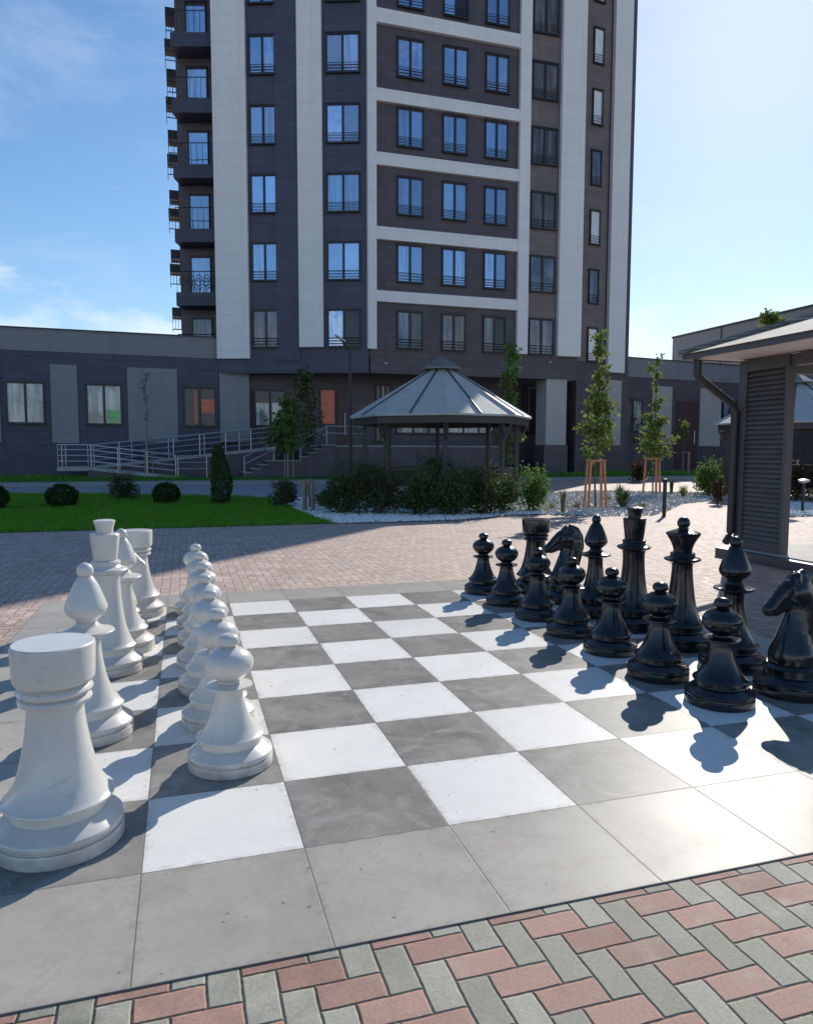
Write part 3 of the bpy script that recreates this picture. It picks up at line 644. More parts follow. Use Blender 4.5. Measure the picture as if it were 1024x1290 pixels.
# ramp with steel rails
rp = thing('wheelchair_ramp', 'switchback ramp with pale steel handrails below the left windows', 'ramp', (-3, 34, 0.28))
YF, YB = 33.25, 34.55
def rx(u, v, Y):
    d = ray(u, v); return CAM+d*((Y-CAM.y)/d.y)
pL = rx(72, 588, YF); pR = rx(222, 600, YF); pE = rx(348, 578, YB)
sb = MB(); shade_ = MB()
shade_.add([(pL.x+1.3, YF, 0.28), (pR.x, YF, 0.28), (pR.x, YF, 0.33), (pL.x+1.3, YF, 0.80), (pL.x+1.3, YF+1.2, 0.28), (pR.x, YF+1.2, 0.28), (pR.x, YF+1.2, 0.33), (pL.x+1.3, YF+1.2, 0.80)],
       [(0, 1, 2, 3), (7, 6, 5, 4), (3, 2, 6, 7), (0, 3, 7, 4), (1, 5, 6, 2), (0, 4, 5, 1)])
sb.abox(pL.x, pL.x+1.297, YF-0.05, YB+1.2, 0.62, 0.80)
shade_.add([(pL.x+1.3, YB, 0.28), (pE.x, YB, 0.28), (pE.x, YB, 1.75), (pL.x+1.3, YB, 0.80), (pL.x+1.3, YB+1.2, 0.28), (pE.x, YB+1.2, 0.28), (pE.x, YB+1.2, 1.75), (pL.x+1.3, YB+1.2, 0.80)],
       [(0, 1, 2, 3), (7, 6, 5, 4), (3, 2, 6, 7), (0, 3, 7, 4), (1, 5, 6, 2), (0, 4, 5, 1)])
shade_.build('ramp_shade', M_DARK, rp)  # dark solid stands for the shadow under the open ramp
for (x0, z0, x1, z1, y) in ((pL.x+1.3, 0.80, pR.x, 0.33, YF), (pL.x+1.3, 0.80, pE.x, 1.75, YB)): sb.box((x0, y-0.05, z0-0.14), (x1-x0, 0, z1-z0), (0, 1.3, 0), (0, 0, 0.145))
sb.build('ramp_slab', M_CONC, rp)
def rail(path, step=1.25, hs=(1.0, 0.78, 0.52, 0.26)):
    m = MB(); path = [Vector(p) for p in path]
    for h in hs: m.tube([p+Vector((0, 0, h)) for p in path], 0.030 if h == 1.0 else 0.022, 8)
    for a, b in zip(path[:-1], path[1:]):
        k = max(1, round((b-a).length/step))
        for i in range(k+1): q = a.lerp(b, i/k); m.tube([q, q+Vector((0, 0, 1.0))], 0.024, 8)
    return m.build('handrail', M_STEEL, rp, 40)
rail([(pL.x+0.05, YB+1.1, 0.80), (pL.x+0.05, YF+0.05, 0.80), (pL.x+1.3, YF+0.05, 0.80), (pR.x, YF+0.05, 0.33)])
rail([(pL.x+1.3, YF+1.15, 0.80), (pR.x, YF+1.15, 0.33)])
rail([(pL.x+1.3, YB+0.05, 0.80), (pE.x, YB+0.05, 1.75)])
rail([(pL.x+1.3, YB+1.15, 0.80), (pE.x, YB+1.15, 1.75)], 1.6)
rail([(pR.x+0.1, YF+0.05, 0.29), (pR.x+1.4, YF+0.05, 0.29)], 1.3, (1.0, 0.7, 0.4))

# ------------------------------------------------------------------ gazebos
def gazebo(c, Rr, label, az0, walls=False):
    g = thing('gazebo', label, 'gazebo', (c.x, c.y, 0), 'octagonal gazebos with zinc roofs')
    EH, AH = 2.52, 4.02
    def V(k, r, z): a = az0+k*math.pi/4; return Vector((c.x+r*math.cos(a), c.y+r*math.sin(a), z))
    rf = MB(); tops = 0.34
    for k in range(8):
        rf.add([V(k, Rr, EH), V(k+1, Rr, EH), V(k+1, tops, AH-0.15), V(k, tops, AH-0.15), V(k, Rr, EH-0.05), V(k+1, Rr, EH-0.05)], [(0, 1, 2, 3), (0, 4, 5, 1), (4, 3, 2, 5)])
    roof = rf.build('roof', M_GAZR, g)
    rb = MB()
    for k in range(8):
        rb.tube([V(k, Rr+0.01, EH+0.006), V(k, tops, AH-0.144)], 0.018, 6)
    rb.build('ridge_caps', M_GAZR, roof)
    sm = MB()
    for k in range(8):
        a = (V(k, Rr, EH+0.012)+V(k+1, Rr, EH+0.012))/2; b = (V(k, tops, AH-0.138)+V(k+1, tops, AH-0.138))/2
        sm.tube([a, b], 0.024, 6)
    sm.build('roof_seams', M_GAZM, roof)
    cp = MB(); ring = [V(k, 0.60, AH-0.10) for k in range(8)]; cp.add(ring+[Vector((c.x, c.y, AH+0.24))]+[V(k, 0.60, AH-0.15) for k in range(8)],
        [(k, (k+1) % 8, 8) for k in range(8)]+[(9+k, 9+(k+1) % 8, (k+1) % 8, k) for k in range(8)]+[tuple(range(16, 8, -1))])
    cp.build('cap_roof', M_GAZC, g)
    nk = MB(); nk.lathe([(0.36, AH-0.25), (0.36, AH-0.152)], (c.x, c.y, 0), 8); nk.build('cap_collar', M_GAZM, g)
    fa = MB(); pr = Rr-0.10
    for k in range(8):
        a, b = V(k, pr, EH-0.24), V(k+1, pr, EH-0.24); a2, b2 = V(k, pr-0.07, EH-0.24), V(k+1, pr-0.07, EH-0.24)
        fa.box(a, b-a, a2-a, (0, 0, 0.185))
    fa.build('eave_beam', M_GAZM, g)
    for k in range(8):
        p = V(k, Rr-0.42, 0); d = Vector((math.cos(az0+k*math.pi/4), math.sin(az0+k*math.pi/4), 0)); e = Vector((-d.y, d.x, 0))
        mb = MB(); mb.box(p-d*0.06-e*0.06, d*0.12, e*0.12, (0, 0, EH-0.05)); mb.box(p-d*0.03-e*0.03+Vector((0, 0, EH-0.75)), d*0.06+Vector((0, 0, 0)), e*0.06, d*0.3+Vector((0, 0, 0.5))); mb.build('post', M_GAZM, g)
    if walls:
        for k in walls:
            a, b = V(k, Rr-0.45, 0.45), V(k+1, Rr-0.45, 0.45); mb = MB(); mb.box(a, b-a, (a-Vector((c.x, c.y, a.z))).normalized()*-0.05, (0, 0, 0.5))
            mb.box(a+Vector((0, 0, 0.55)), b-a, (a-Vector((c.x, c.y, a.z))).normalized()*-0.07, (0, 0, 0.07)); mb.build('balustrade', M_GAZM, g)
    fl = MB(); fl.poly([(V(k, Rr-0.3, 0).x, V(k, Rr-0.3, 0).y) for k in range(8)], 0.0, 0.09); fl.build('floor_slab', M_CONC, g)
    return g
GC = D(556, 457, 21.0); gaz_az = math.atan2(CAM.y-GC.y, CAM.x-GC.x)+R(3)
gazebo(GC, 2.62, 'octagonal gazebo with grey zinc roof among dark shrubs before the tower', gaz_az, (1, 2, 3, 4, 5, 6))
GC2 = D(1003, 470, 25.0); gazebo(GC2, 2.62, 'far gazebo half hidden behind the louvred pavilion wall', math.atan2(CAM.y-GC2.y, CAM.x-GC2.x)+R(21), (2, 3, 4))

# ------------------------------------------------------------------ louvred pavilion on the right
pv = thing('garden_pavilion', 'grey louvred pavilion with shingled hip roof at the right edge', 'pavilion', (8, 4, 0))
MB().abox(5.93, 11.0, 0.6, 6.25, 0.0, 0.13).build('floor_slab', M_LOUVF, pv)
MB().abox(6.05, 10.9, 0.7, 6.12, 0.134, 0.15).build('floor_deck', M_CONC, pv)
XW, YA, YB2 = 6.14, 5.22, 6.07
fr = MB(); fr.abox(XW, XW+0.10, YA, YA+0.05, 0.152, 2.855); fr.abox(XW, XW+0.10, YB2-0.09, YB2, 0.152, 2.855); fr.abox(XW+0.004, XW+0.10, YA+0.05, YB2-0.09, 0.152, 0.24); fr.abox(XW+0.004, XW+0.10, YA+0.05, YB2-0.09, 2.69, 2.855)
lv = fr.build('louvre_wall', M_LOUVF, pv)
sl_ = MB(); n = 36
for i in range(n):
    z = 0.245+i*(2.685-0.245)/n
    sl_.add([(XW+0.012, YA+0.05, z), (XW+0.012, YB2-0.09, z), (XW+0.075, YB2-0.09, z+0.066), (XW+0.075, YA+0.05, z+0.066), (XW+0.022, YA+0.05, z-0.004), (XW+0.022, YB2-0.09, z-0.004), (XW+0.085, YB2-0.09, z+0.060), (XW+0.085, YA+0.05, z+0.060)],
            [(0, 3, 2, 1), (4, 5, 6, 7), (0, 1, 5, 4), (2, 3, 7, 6)])
sl_.build('louvre_slats', M_LOUV, lv)
bk = MB().abox(XW+0.10, XW+0.12, YA, YB2, 0.152, 2.855); bk.build('backing_panel', M_LOUVF, lv)
MB().abox(XW+0.002, XW+0.30, YB2+0.002, YB2+0.06, 0.152, 2.855).build('post', M_LOUVF, pv)
for (x, y) in ((10.7, 5.98), (10.7, 0.8), (6.14, 0.8)): MB().abox(x, x+0.16, y, y+0.16, 0.152, 2.70).build('post', M_LOUVF, pv)
bm_ = MB(); bm_.abox(XW+0.03, XW+0.19, 0.8, YA-0.003, 2.70, 2.85); bm_.abox(XW+0.303, 10.9, YB2-0.1, YB2+0.06, 2.70, 2.85); bm_.build('roof_beam', M_LOUVF, pv)
EX, EY, EZ = 5.30, 6.32, 2.862
XE2, YE2 = 11.6, 0.2
mb = MB().box((EX, YE2, EZ), (0.06, 0, 0), (0, EY-YE2, 0), (0, 0, 0.072)); mb.box((EX+0.063, EY-0.06, EZ), (XE2-EX-0.063, 0, 0), (0, 0.06, 0), (0, 0, 0.072)); mb.build('gutter', M_LOUVF, pv)
mb = MB().box((EX+0.063, YE2, EZ+0.012), (XE2-EX-0.07, 0, 0), (0, EY-YE2-0.066, 0), (0, 0, 0.02)); mb.build('soffit', M_SOFF, pv)
ap = Vector((8.3, 3.32, 3.96)); ap2 = Vector((8.3, 3.05, 3.96)); c1, c2, c3, c4 = Vector((EX-0.04, EY+0.04, EZ+0.076)), Vector((EX-0.04, YE2, EZ+0.076)), Vector((XE2, YE2, EZ+0.076)), Vector((XE2, EY+0.04, EZ+0.076))
rf = MB(); rf.add([c1, c2, c3, c4, ap, ap2], [(0, 1, 5, 4), (1, 2, 5), (2, 3, 5), (3, 0, 4), (3, 4, 5), (0, 3, 2, 1)]); roof = rf.build('roof', M_SHING, pv)
hp = MB(); hp.tube([c1+Vector((0, 0, 0.01)), ap+Vector((0, 0, 0.01))], 0.05, 6); hp.build('hip_tiles', M_SHING, roof)
e1 = G(882, 452, 2.93); e1 = Vector((5.52, 6.40, 2.95))
dpp = MB(); dpp.tube([(5.47, 6.20, 2.86), (5.47, 6.20, 2.66), (5.48, 6.19, 2.62), (5.52, 6.18, 2.58), (6.02, 6.14, 2.25), (6.07, 6.135, 2.20), (6.085, 6.13, 2.13), (6.085, 6.13, 0.36), (6.06, 6.12, 0.30), (5.97, 6.08, 0.23)], 0.055, 12); dpp.build('downpipe', M_GAZM, pv, 50)

# ------------------------------------------------------------------ vegetation
def leafmesh(pts, size, rng, up_bias=0.0, aspect=1.8, fold=0.0):
    """one small pointed leaf per point"""
    vs = []; fs = []
    for p in pts:
        s = size*rng.uniform(0.6, 1.35)
        d = Vector((rng.gauss(0, 1), rng.gauss(0, 1), rng.gauss(0, 0.8)+up_bias)).normalized()
        w = d.cross(Vector((rng.gauss(0, 1), rng.gauss(0, 1), rng.gauss(0, 1)))).normalized()*(s/aspect/2); k = len(vs); d = d*s
        vs += [p, p+d*0.45+w, p+d, p+d*0.45-w]; fs.append((k, k+1, k+2, k+3))
    return vs, fs
def bushpts(c, rx_, ry_, rz_, n, rng, lobes=7, shell=0.55):
    """points in a cluster of overlapping lobes, so the outline is uneven"""
    L_ = []
    for i in range(lobes):
        a = rng.uniform(0, 6.28); q = rng.uniform(0.15, 0.6)
        L_.append((Vector((c[0]+rx_*q*math.cos(a), c[1]+ry_*q*math.sin(a), c[2]+rz_*rng.uniform(0.55, 1.35))), rng.uniform(0.38, 0.62)))
    out = []
    while len(out) < n:
        lc, lr = rng.choice(L_); d = Vector((rng.gauss(0, 1), rng.gauss(0, 1), rng.gauss(0, 1))).normalized()*(rng.uniform(shell, 1.0)**0.6)
        p = Vector((lc.x+d.x*lr*rx_, lc.y+d.y*lr*ry_, lc.z+d.z*lr*rz_))
        if p.z > c[2]+0.02: out.append(p)
    return out
def shrub(name, c, r, h, label, cat, mat, n=2600, leaf=0.075, up_bias=0.9, seed=1, group=None, stems=9, bloom=None, aspect=2.2):
    rng = random.Random(seed); t = thing(name, label, cat, (c[0], c[1], 0), group)
    pts = bushpts((c[0], c[1], 0.0), r, r, h*0.5, n, rng, 9)
    pts += [Vector((c[0]+rng.gauss(0, r*0.45), c[1]+rng.gauss(0, r*0.45), rng.uniform(0.02, h*0.5))) for _ in range(n//5)]
    v, f = leafmesh(pts, leaf, rng, up_bias, aspect); m = MB(); m.add(v, f)
    for _ in range(26):      # shoots that stand out of the outline
        a = rng.uniform(0, 6.28); q = r*rng.uniform(0.2, 0.85); b = Vector((c[0]+q*math.cos(a), c[1]+q*math.sin(a), h*rng.uniform(0.55, 0.85))); L_ = h*rng.uniform(0.15, 0.33)
        v, f = leafmesh([b+Vector((rng.gauss(0, .02), rng.gauss(0, .02), L_*k/10)) for k in range(11)], leaf*0.9, rng, 1.0, aspect); m.add(v, f)
    m.build('foliage', mat, t)
    s = MB()
    for i in range(stems):
        a = rng.uniform(0, 6.28); q = r*rng.uniform(0.2, 0.7); s.tube([(c[0]+0.1*q*math.cos(a), c[1]+0.1*q*math.sin(a), 0), (c[0]+0.6*q*math.cos(a), c[1]+0.6*q*math.sin(a), h*0.35), (c[0]+q*math.cos(a), c[1]+q*math.sin(a), h*0.75)], 0.014, 5, 0.005)
    s.build('stems', M_BARK, t)
    if bloom:
        b = MB(); v, f = leafmesh([p+Vector((0, 0, 0.03)) for p in rng.sample([q for q in pts if q.z > h*0.55], bloom)], 0.06, rng, 0.4, 1.2); b.add(v, f); b.build('blossom', M_BLOOM, t)
    return t
def ball(c, r, h, label, seed, up_=0.0):
    rng = random.Random(seed); t = thing('clipped_shrub', label, 'shrub', (c[0], c[1], 0), 'clipped ball shrubs on the lawn')
    pts = []
    for _ in range(4200):
        d = Vector((rng.gauss(0, 1), rng.gauss(0, 1), rng.gauss(0, 1))).normalized(); bump_ = 1+0.10*mnoise.noise(d*2.6+Vector((seed, 0, 0)))
        p = Vector((c[0]+d.x*r*bump_, c[1]+d.y*r*bump_, h*0.47+d.z*h*0.5*bump_))*1.0
        q = rng.uniform(0.82, 1.0); p = Vector((c[0]+(p.x-c[0])*q, c[1]+(p.y-c[1])*q, h*0.47+(p.z-h*0.47)*q))
        if p.z > 0.0: pts.append(p)
    m = MB(); v, f = leafmesh(pts, 0.055, rng, 0.3, 1.7); m.add(v, f); m.build('foliage', M_BOX, t)
    s = MB().tube([(c[0], c[1], 0), (c[0], c[1], h*0.5)], 0.03, 6); s.build('trunk', M_BARK, t); return t
def gp(u, v, z=0.0): q = G(u, v, z); return (q.x, q.y)
ball(gp(79, 640), 0.42, 0.66, 'round clipped shrub on the lawn, middle one of the three balls', 21)
ball(gp(210, 636), 0.38, 0.66, 'round clipped shrub on the lawn beside the thin column shrub', 22)
ball(gp(-10, 643), 0.42, 0.70, 'clipped shrub on the lawn cut off by the left picture edge', 23)
for o, l in zip([o for o in C.objects if o.name.startswith('clipped_shrub')], ('round clipped shrub on the lawn, middle one of the three balls', 'round clipped shrub on the lawn between spiky bush and column shrub', 'clipped shrub on the lawn cut off by the left picture edge')): o['label'] = l
def column_shrub(c, r, h, label):
    rng = random.Random(31); t = thing('column_shrub', label, 'shrub', (c[0], c[1], 0)); pts = []
    while len(pts) < 5200:
        z = rng.uniform(0.02, 1.0); w = r*min(1.0, 0.75+1.2*z)*(1-max(0, (z-0.45)/0.55)**1.6*0.72); a = rng.uniform(0, 6.28); q = rng.uniform(0.72, 1.0)*(1+0.22*mnoise.noise(Vector((math.cos(a)*1.7, math.sin(a)*1.7, z*6))))
        pts.append(Vector((c[0]+w*q*math.cos(a)+0.05*math.sin(z*5), c[1]+w*q*math.sin(a), z*h)))
    m = MB(); v, f = leafmesh(pts, 0.07, rng, 1.2, 2.2); m.add(v, f); m.build('foliage', M_YEW, t)
    MB().tube([(c[0], c[1], 0), (c[0], c[1], h*0.7)], 0.035, 6, 0.01).build('trunk', M_BARK, t)
column_shrub(gp(278, 635), 0.30, 1.68, 'dark columnar shrub standing upright on the lawn')
shrub('bush', gp(156, 631), 0.50, 0.88, 'loose spiky bush with bronze shoots on the lawn', 'bush', M_DIMLEAF, 1900, 0.10, 0.9, 41, aspect=4)
# row before the gazebo
bx = [(436, 648, 0.62, 1.22, 'first dark shrub of the gazebo row at its left end, next to the log stakes'), (478, 649, 0.66, 1.32, 'second dark shrub of the gazebo row from the left, under the roof corner'), (524, 650, 0.60, 1.12, 'low dark shrub in the gazebo row under the front roof seam'), (566, 650, 0.64, 1.16, 'dark shrub in the gazebo row straight below the roof peak'), (606, 649, 0.62, 1.22, 'dark shrub in the gazebo row just left of the right post')]
for i, (u, v, r, h, l) in enumerate(bx): shrub('shrub', gp(u, v), r, h, l, 'shrub', (M_YEW, M_DIMLEAF, M_YEW, M_YEW, M_DIMLEAF)[i], 3000, 0.085, 0.9, 50+i, 'dark shrubs in front of the gazebo', bloom=10 if i in (2, 4) else None)
shrub('shrub', gp(632, 646), 0.42, 0.95, 'darker small shrub between the gazebo post and the bright green shrub', 'shrub', M_YEW, 1800, 0.08, 0.9, 57, 'dark shrubs in front of the gazebo')
shrub('shrub', gp(668, 645), 0.50, 1.12, 'bright sunlit green shrub at the right end of the gazebo row', 'shrub', M_LIT, 2600, 0.085, 0.8, 58, bloom=8)
shrub('shrub', gp(545, 628), 0.75, 1.5, 'tall dim shrub standing inside the row behind, near the gazebo middle', 'shrub', M_YEW, 2600, 0.09, 0.9, 59, 'dark shrubs in front of the gazebo')
shrub('shrub', gp(893, 625), 0.52, 1.22, 'bright green bushy shrub left of the louvred pavilion', 'shrub', M_LIT, 2600, 0.10, 0.7, 61)
shrub('shrub', gp(917, 622), 0.50, 1.25, 'olive shrub half hidden by the louvred pavilion post', 'shrub', M_DIMLEAF, 1700, 0.10, 0.7, 62)
shrub('shrub', gp(903, 636), 0.20, 0.72, 'small rusty shrub in front of the bright bushy shrub', 'shrub', M_RUST, 500, 0.085, 0.7, 63)
shrub('shrub', gp(1003, 632), 0.85, 1.35, 'rust brown shrub seen right of the louvred pavilion wall', 'shrub', M_RUST, 3600, 0.085, 0.6, 64)
shrub('shrub', gp(1040, 634), 0.85, 1.30, 'rust brown shrub cut by the right picture edge', 'shrub', M_RUST, 3000, 0.085, 0.6, 65)
shrub('shrub', gp(803, 608), 0.45, 0.95, 'red leaved shrub left of the smaller staked maple', 'shrub', M_RUST, 600, 0.15, 0.4, 66)
shrub('shrub', gp(357, 640), 0.42, 0.75, 'dark tufted bush at the left corner of the white gravel', 'bush', M_DIMLEAF, 1500, 0.10, 1.0, 67, aspect=4)
shrub('shrub', gp(410, 640), 0.30, 0.45, 'low grey green bush beside the log stakes on white gravel', 'bush', M_YUC, 700, 0.075, 0.8, 68)

def tuft(name, c, r, h, n, label, cat, mat, seed, group=None, w=0.012, spread=0.6):
    rng = random.Random(seed); m = MB()
    for i in range(n):
        a = rng.uniform(0, 6.28); L_ = h*rng.uniform(0.6, 1.05); q = rng.uniform(0.1, 1)*spread; d = Vector((math.cos(a), math.sin(a), 0)); e = Vector((-d.y, d.x, 0))*w
        b = Vector((c[0], c[1], 0))+d*rng.uniform(0, 0.05); m1 = b+d*(r*q*0.45)+Vector((0, 0, L_*0.62)); tp = b+d*(r*q)+Vector((0, 0, L_*(1-0.35*q)))
        k = len(m.v); m.v += [tuple(x) for x in (b-e, b+e, m1+e*0.8, m1-e*0.8, tp)]; m.f += [(k, k+1, k+2, k+3), (k+3, k+2, k+4)]
    return tag(m.build(name, mat), label, cat, group)
tuft('spiky_plant', gp(784, 640), 0.55, 0.62, 85, 'grey green spiky plant right of the brown tripod stakes', 'plant', M_YUC, 71, None, 0.028, 1.0)
tuft('spiky_plant', gp(779, 634), 0.40, 0.70, 45, 'upright darker spiky plant behind the rosette of spikes', 'plant', M_YUC, 72, None, 0.024, 0.7)
tuft('grass_tuft', gp(709, 646), 0.22, 0.72, 70, 'tall grass tuft on pale gravel left of the brown tripod stakes', 'plant', M_DRY, 73, None, 0.010, 0.5)
tuft('grass_tuft', gp(845, 622), 0.25, 0.70, 60, 'thin grass tuft just right of the black bollard top', 'plant', M_DIMLEAF, 74, None, 0.014, 0.5)
tuft('grass_tuft', gp(860, 626), 0.45, 0.50, 60, 'yellow green grass tuft between bollard and bushy shrub', 'plant', M_DRY, 75, None, 0.016, 0.9)
for i, (u, v, l) in enumerate(((695, 641, 'low dry tuft on gravel nearest the bright green shrub'), (726, 640, 'low dry tuft on gravel at the left foot of the tripod stakes'), (808, 640, 'low dry tuft on gravel right of the spiky plants'), (765, 630, 'low dry tuft on gravel behind the spiky plants'))):
    tuft('grass_tuft', gp(u, v), 0.3, 0.22, 45, l, 'plant', M_DRY, 80+i, 'low dry tufts on the pale gravel', 0.010, 1.0)

def tree(label, base, h, crown, mat, leaf, seed, lean=0.0, trunk_r=0.028, twigs=26, name='young_tree', z0=0.0, group=None, dens=60):
    """crown: list of (height fraction, radius, weight) rings the leaf clusters are spread over"""
    rng = random.Random(seed); t = thing(name, label, 'tree', (base[0], base[1], z0), group)
    tr = MB(); pts = [Vector((base[0]+lean*h*k/8+0.03*math.sin(k*1.7+seed), base[1]+0.03*math.cos(k*1.3+seed), z0+h*k/8)) for k in range(9)]
    tr.tube(pts, trunk_r, 8, 0.006)
    def tp(f): x = f*8; i = min(7, int(x)); return pts[i].lerp(pts[i+1], x-i)
    lv = MB(); tot = sum(c[2] for c in crown)
    for (fr, rad, wgt) in crown:
        for _ in range(max(1, round(twigs*wgt/tot))):
            f = min(0.99, max(0.05, fr+rng.uniform(-0.045, 0.045))); a = rng.uniform(0, 6.28); q = rad*rng.uniform(0.45, 1.3); s = tp(max(0.05, f-0.06)); e = tp(f)+Vector((q*math.cos(a), q*math.sin(a), rng.uniform(-0.05, 0.18)*rad))
            mid = s.lerp(e, 0.55)+Vector((0, 0, 0.05)); tr.tube([s, mid, e], 0.009, 4, 0.003)
            P = []
            for k in range(dens):
                g = rng.random()**0.6; b = s.lerp(mid, min(1, g*2)) if g < 0.5 else mid.lerp(e, g*2-1); P.append(b+Vector((rng.gauss(0, 1), rng.gauss(0, 1), rng.gauss(0, 1)))*(0.04+rad*0.10))
            v, ff = leafmesh(P, leaf, rng, -0.35, 1.5); lv.add(v, ff)
    tr.build('trunk', M_BARK, t); lv.build('crown', mat, t); return t
A = gp(749, 640); tree('taller staked maple with narrow top shoot rising against the pale tower stripe', A, 4.78, [(0.36, 0.42, 3), (0.42, 0.52, 4), (0.48, 0.42, 3.2), (0.54, 0.46, 3), (0.60, 0.40, 2.6), (0.66, 0.36, 2.2), (0.72, 0.20, 1.4), (0.80, 0.13, 1.2), (0.88, 0.14, 1.6), (0.96, 0.16, 1.5)], M_MAPLE, 0.125, 91, 0.012, 0.03, 38, dens=42)
B = gp(822, 622); tree('smaller staked maple against the wing, tip above the parapet', B, 5.1, [(0.32, 0.50, 3), (0.38, 0.58, 4), (0.44, 0.48, 3), (0.50, 0.46, 2.4), (0.56, 0.40, 2), (0.64, 0.26, 1.4), (0.74, 0.14, 0.8), (0.84, 0.12, 0.7), (0.95, 0.20, 1.2)], M_MAPLE, 0.14, 92, 0.0, 0.03, 34, dens=40)
T = D(642, 600, 23.6); tree('slender leafy tree behind the right corner of the gazebo roof', (T.x, T.y), 5.0, [(0.32, 0.34, 2), (0.40, 0.38, 2), (0.58, 0.22, 1.5), (0.66, 0.24, 2), (0.74, 0.24, 2), (0.82, 0.22, 2), (0.90, 0.20, 2), (0.97, 0.14, 1.5)], M_LIT, 0.15, 93, 0.0, 0.03, 30, dens=26)
T = gp(860, 597, 0.28); tree('small round headed sapling before the maroon door', T, 2.9, [(0.80, 0.42, 2), (0.90, 0.45, 2), (0.98, 0.3, 1.4)], M_MAPLE, 0.14, 94, 0.0, 0.03, 12, z0=0.28, dens=34)
T = gp(797, 594, 0.28); tree('sapling left of the smaller maple in front of the wing window', T, 3.4, [(0.62, 0.42, 1.5), (0.74, 0.42, 2), (0.86, 0.40, 2), (0.97, 0.22, 1)], M_DIMLEAF, 0.15, 95, 0.0, 0.03, 14, z0=0.28, dens=36)
T = D(962, 600, 25.5); tree('tree whose tip shows just above the pavilion roof', (T.x, T.y), 6.35, [(0.55, 0.5, 2), (0.7, 0.5, 3), (0.82, 0.46, 3), (0.92, 0.36, 3), (0.985, 0.24, 2)], M_MAPLE, 0.12, 96, 0.0, 0.035, 40)
T = gp(364, 602, 0.28); tree('leafy young tree held by weathered stakes left of the gravel', T, 3.6, [(0.42, 0.7, 2), (0.50, 0.9, 3), (0.60, 0.95, 3), (0.70, 0.85, 2.5), (0.80, 0.65, 2), (0.90, 0.5, 1.5), (0.98, 0.3, 1)], M_LIT, 0.20, 97, 0.004, 0.032, 60, dens=30, z0=0.28)
T = gp(391, 640); tree('thin young tree with reddish tip rising from the log stakes', T, 3.75, [(0.50, 0.30, 1), (0.60, 0.40, 2), (0.70, 0.42, 2), (0.80, 0.40, 2), (0.90, 0.34, 2), (0.97, 0.26, 2)], M_DIMLEAF, 0.13, 98, -0.02, 0.022, 30, dens=22)
T = gp(32, 600, 0.28); tree('palm like sapling before the leftmost low window', T, 3.6, [(0.80, 0.55, 1), (0.88, 0.60, 2), (0.96, 0.5, 2)], M_DIMLEAF, 0.19, 99, -0.006, 0.03, 12, z0=0.28, dens=30)
T = gp(150, 598, 0.28); tree('short dark sapling in front of the ramp landing', T, 2.4, [(0.70, 0.42, 2), (0.82, 0.45, 2), (0.95, 0.3, 1.5)], M_DIMLEAF, 0.15, 100, 0.0, 0.03, 12, z0=0.28, dens=34)
T = gp(187, 601, 0.28); tree('almost bare tall sapling before the wide grey panel', T, 5.0, [(0.62, 0.22, 1), (0.74, 0.26, 1), (0.86, 0.32, 1.4), (0.96, 0.28, 2)], M_DIMLEAF, 0.08, 101, 0.0, 0.026, 22, z0=0.28, dens=5)

def stakes(base, w, h, mat, label, n=3, splay=0.12, r=0.03, z0=0.0, low=False, group='support stakes around the young trees'):
    t = thing('tree_stakes', label, 'stakes', (base[0], base[1], z0), group); tops = []
    for k in range(n):
        a = 2*math.pi*k/n+YAW*-1+(math.pi/4 if n == 4 else 0.5); d = Vector((math.cos(a), math.sin(a), 0)); b = Vector((base[0], base[1], z0))+d*(w/2+splay*h*0.5); tpv = Vector((base[0], base[1], z0+h))+d*(w/2); tops.append(tpv)
        MB().tube([b, tpv], r, 8).build('stake', mat, t, 40)
    for k in range(n):
        p, q = tops[k], tops[(k+1) % n]; e = (q-p).normalized(); zz = Vector((0, 0, 1)); f = e.cross(zz)
        m = MB(); m.box(p-e*0.06-f*0.015-zz*0.06, e*((q-p).length+0.12), f*0.03, zz*0.055); m.build('crossbar', mat, t)
        if low:
            m = MB(); dz = Vector((0, 0, -h*0.45)); m.box(p-e*0.02-f*0.012+dz, e*((q-p).length+0.04), f*0.024, zz*0.05); m.build('crossbar', mat, t)
stakes(A, 0.50, 1.33, M_STAKE, 'red brown tripod of four stakes round the taller maple', 4, 0.14, 0.035)
stakes(B, 0.56, 1.32, M_STAKE, 'red brown stakes round the smaller maple', 3, 0.12, 0.04)
stakes(gp(389, 645), 0.26, 0.82, M_STAKEP, 'short stout log stakes standing on the white gravel', 4, 0.05, 0.05)
stakes(gp(364, 602, 0.28), 0.42, 1.6, M_STAKEP, 'tall weathered stakes under the leafy tree left of the gravel', 3, 0.04, 0.035, 0.28)
stakes(gp(37, 600, 0.28), 0.42, 1.52, M_STAKEP, 'weathered stakes under the leftmost low window', 3, 0.02, 0.035, 0.28)
stakes(gp(864, 597, 0.28), 0.42, 1.25, M_STAKEP, 'pale stakes in front of the maroon door', 3, 0.02, 0.03, 0.28)
stakes(gp(798, 594, 0.28), 0.42, 1.2, M_STAKEP, 'pale stakes on the verge left of the smaller maple', 3, 0.02, 0.03, 0.28)
stakes(D(1000, 590, 31)[:2], 0.42, 1.2, M_STAKEP, 'pale stakes seen through the opening right of the louvre wall', 3, 0.02, 0.03, 0.0)
stakes(gp(187, 601, 0.28), 0.42, 1.2, M_STAKEP, 'weathered stakes round the almost bare sapling by the ramp', 3, 0.02, 0.03, 0.28)

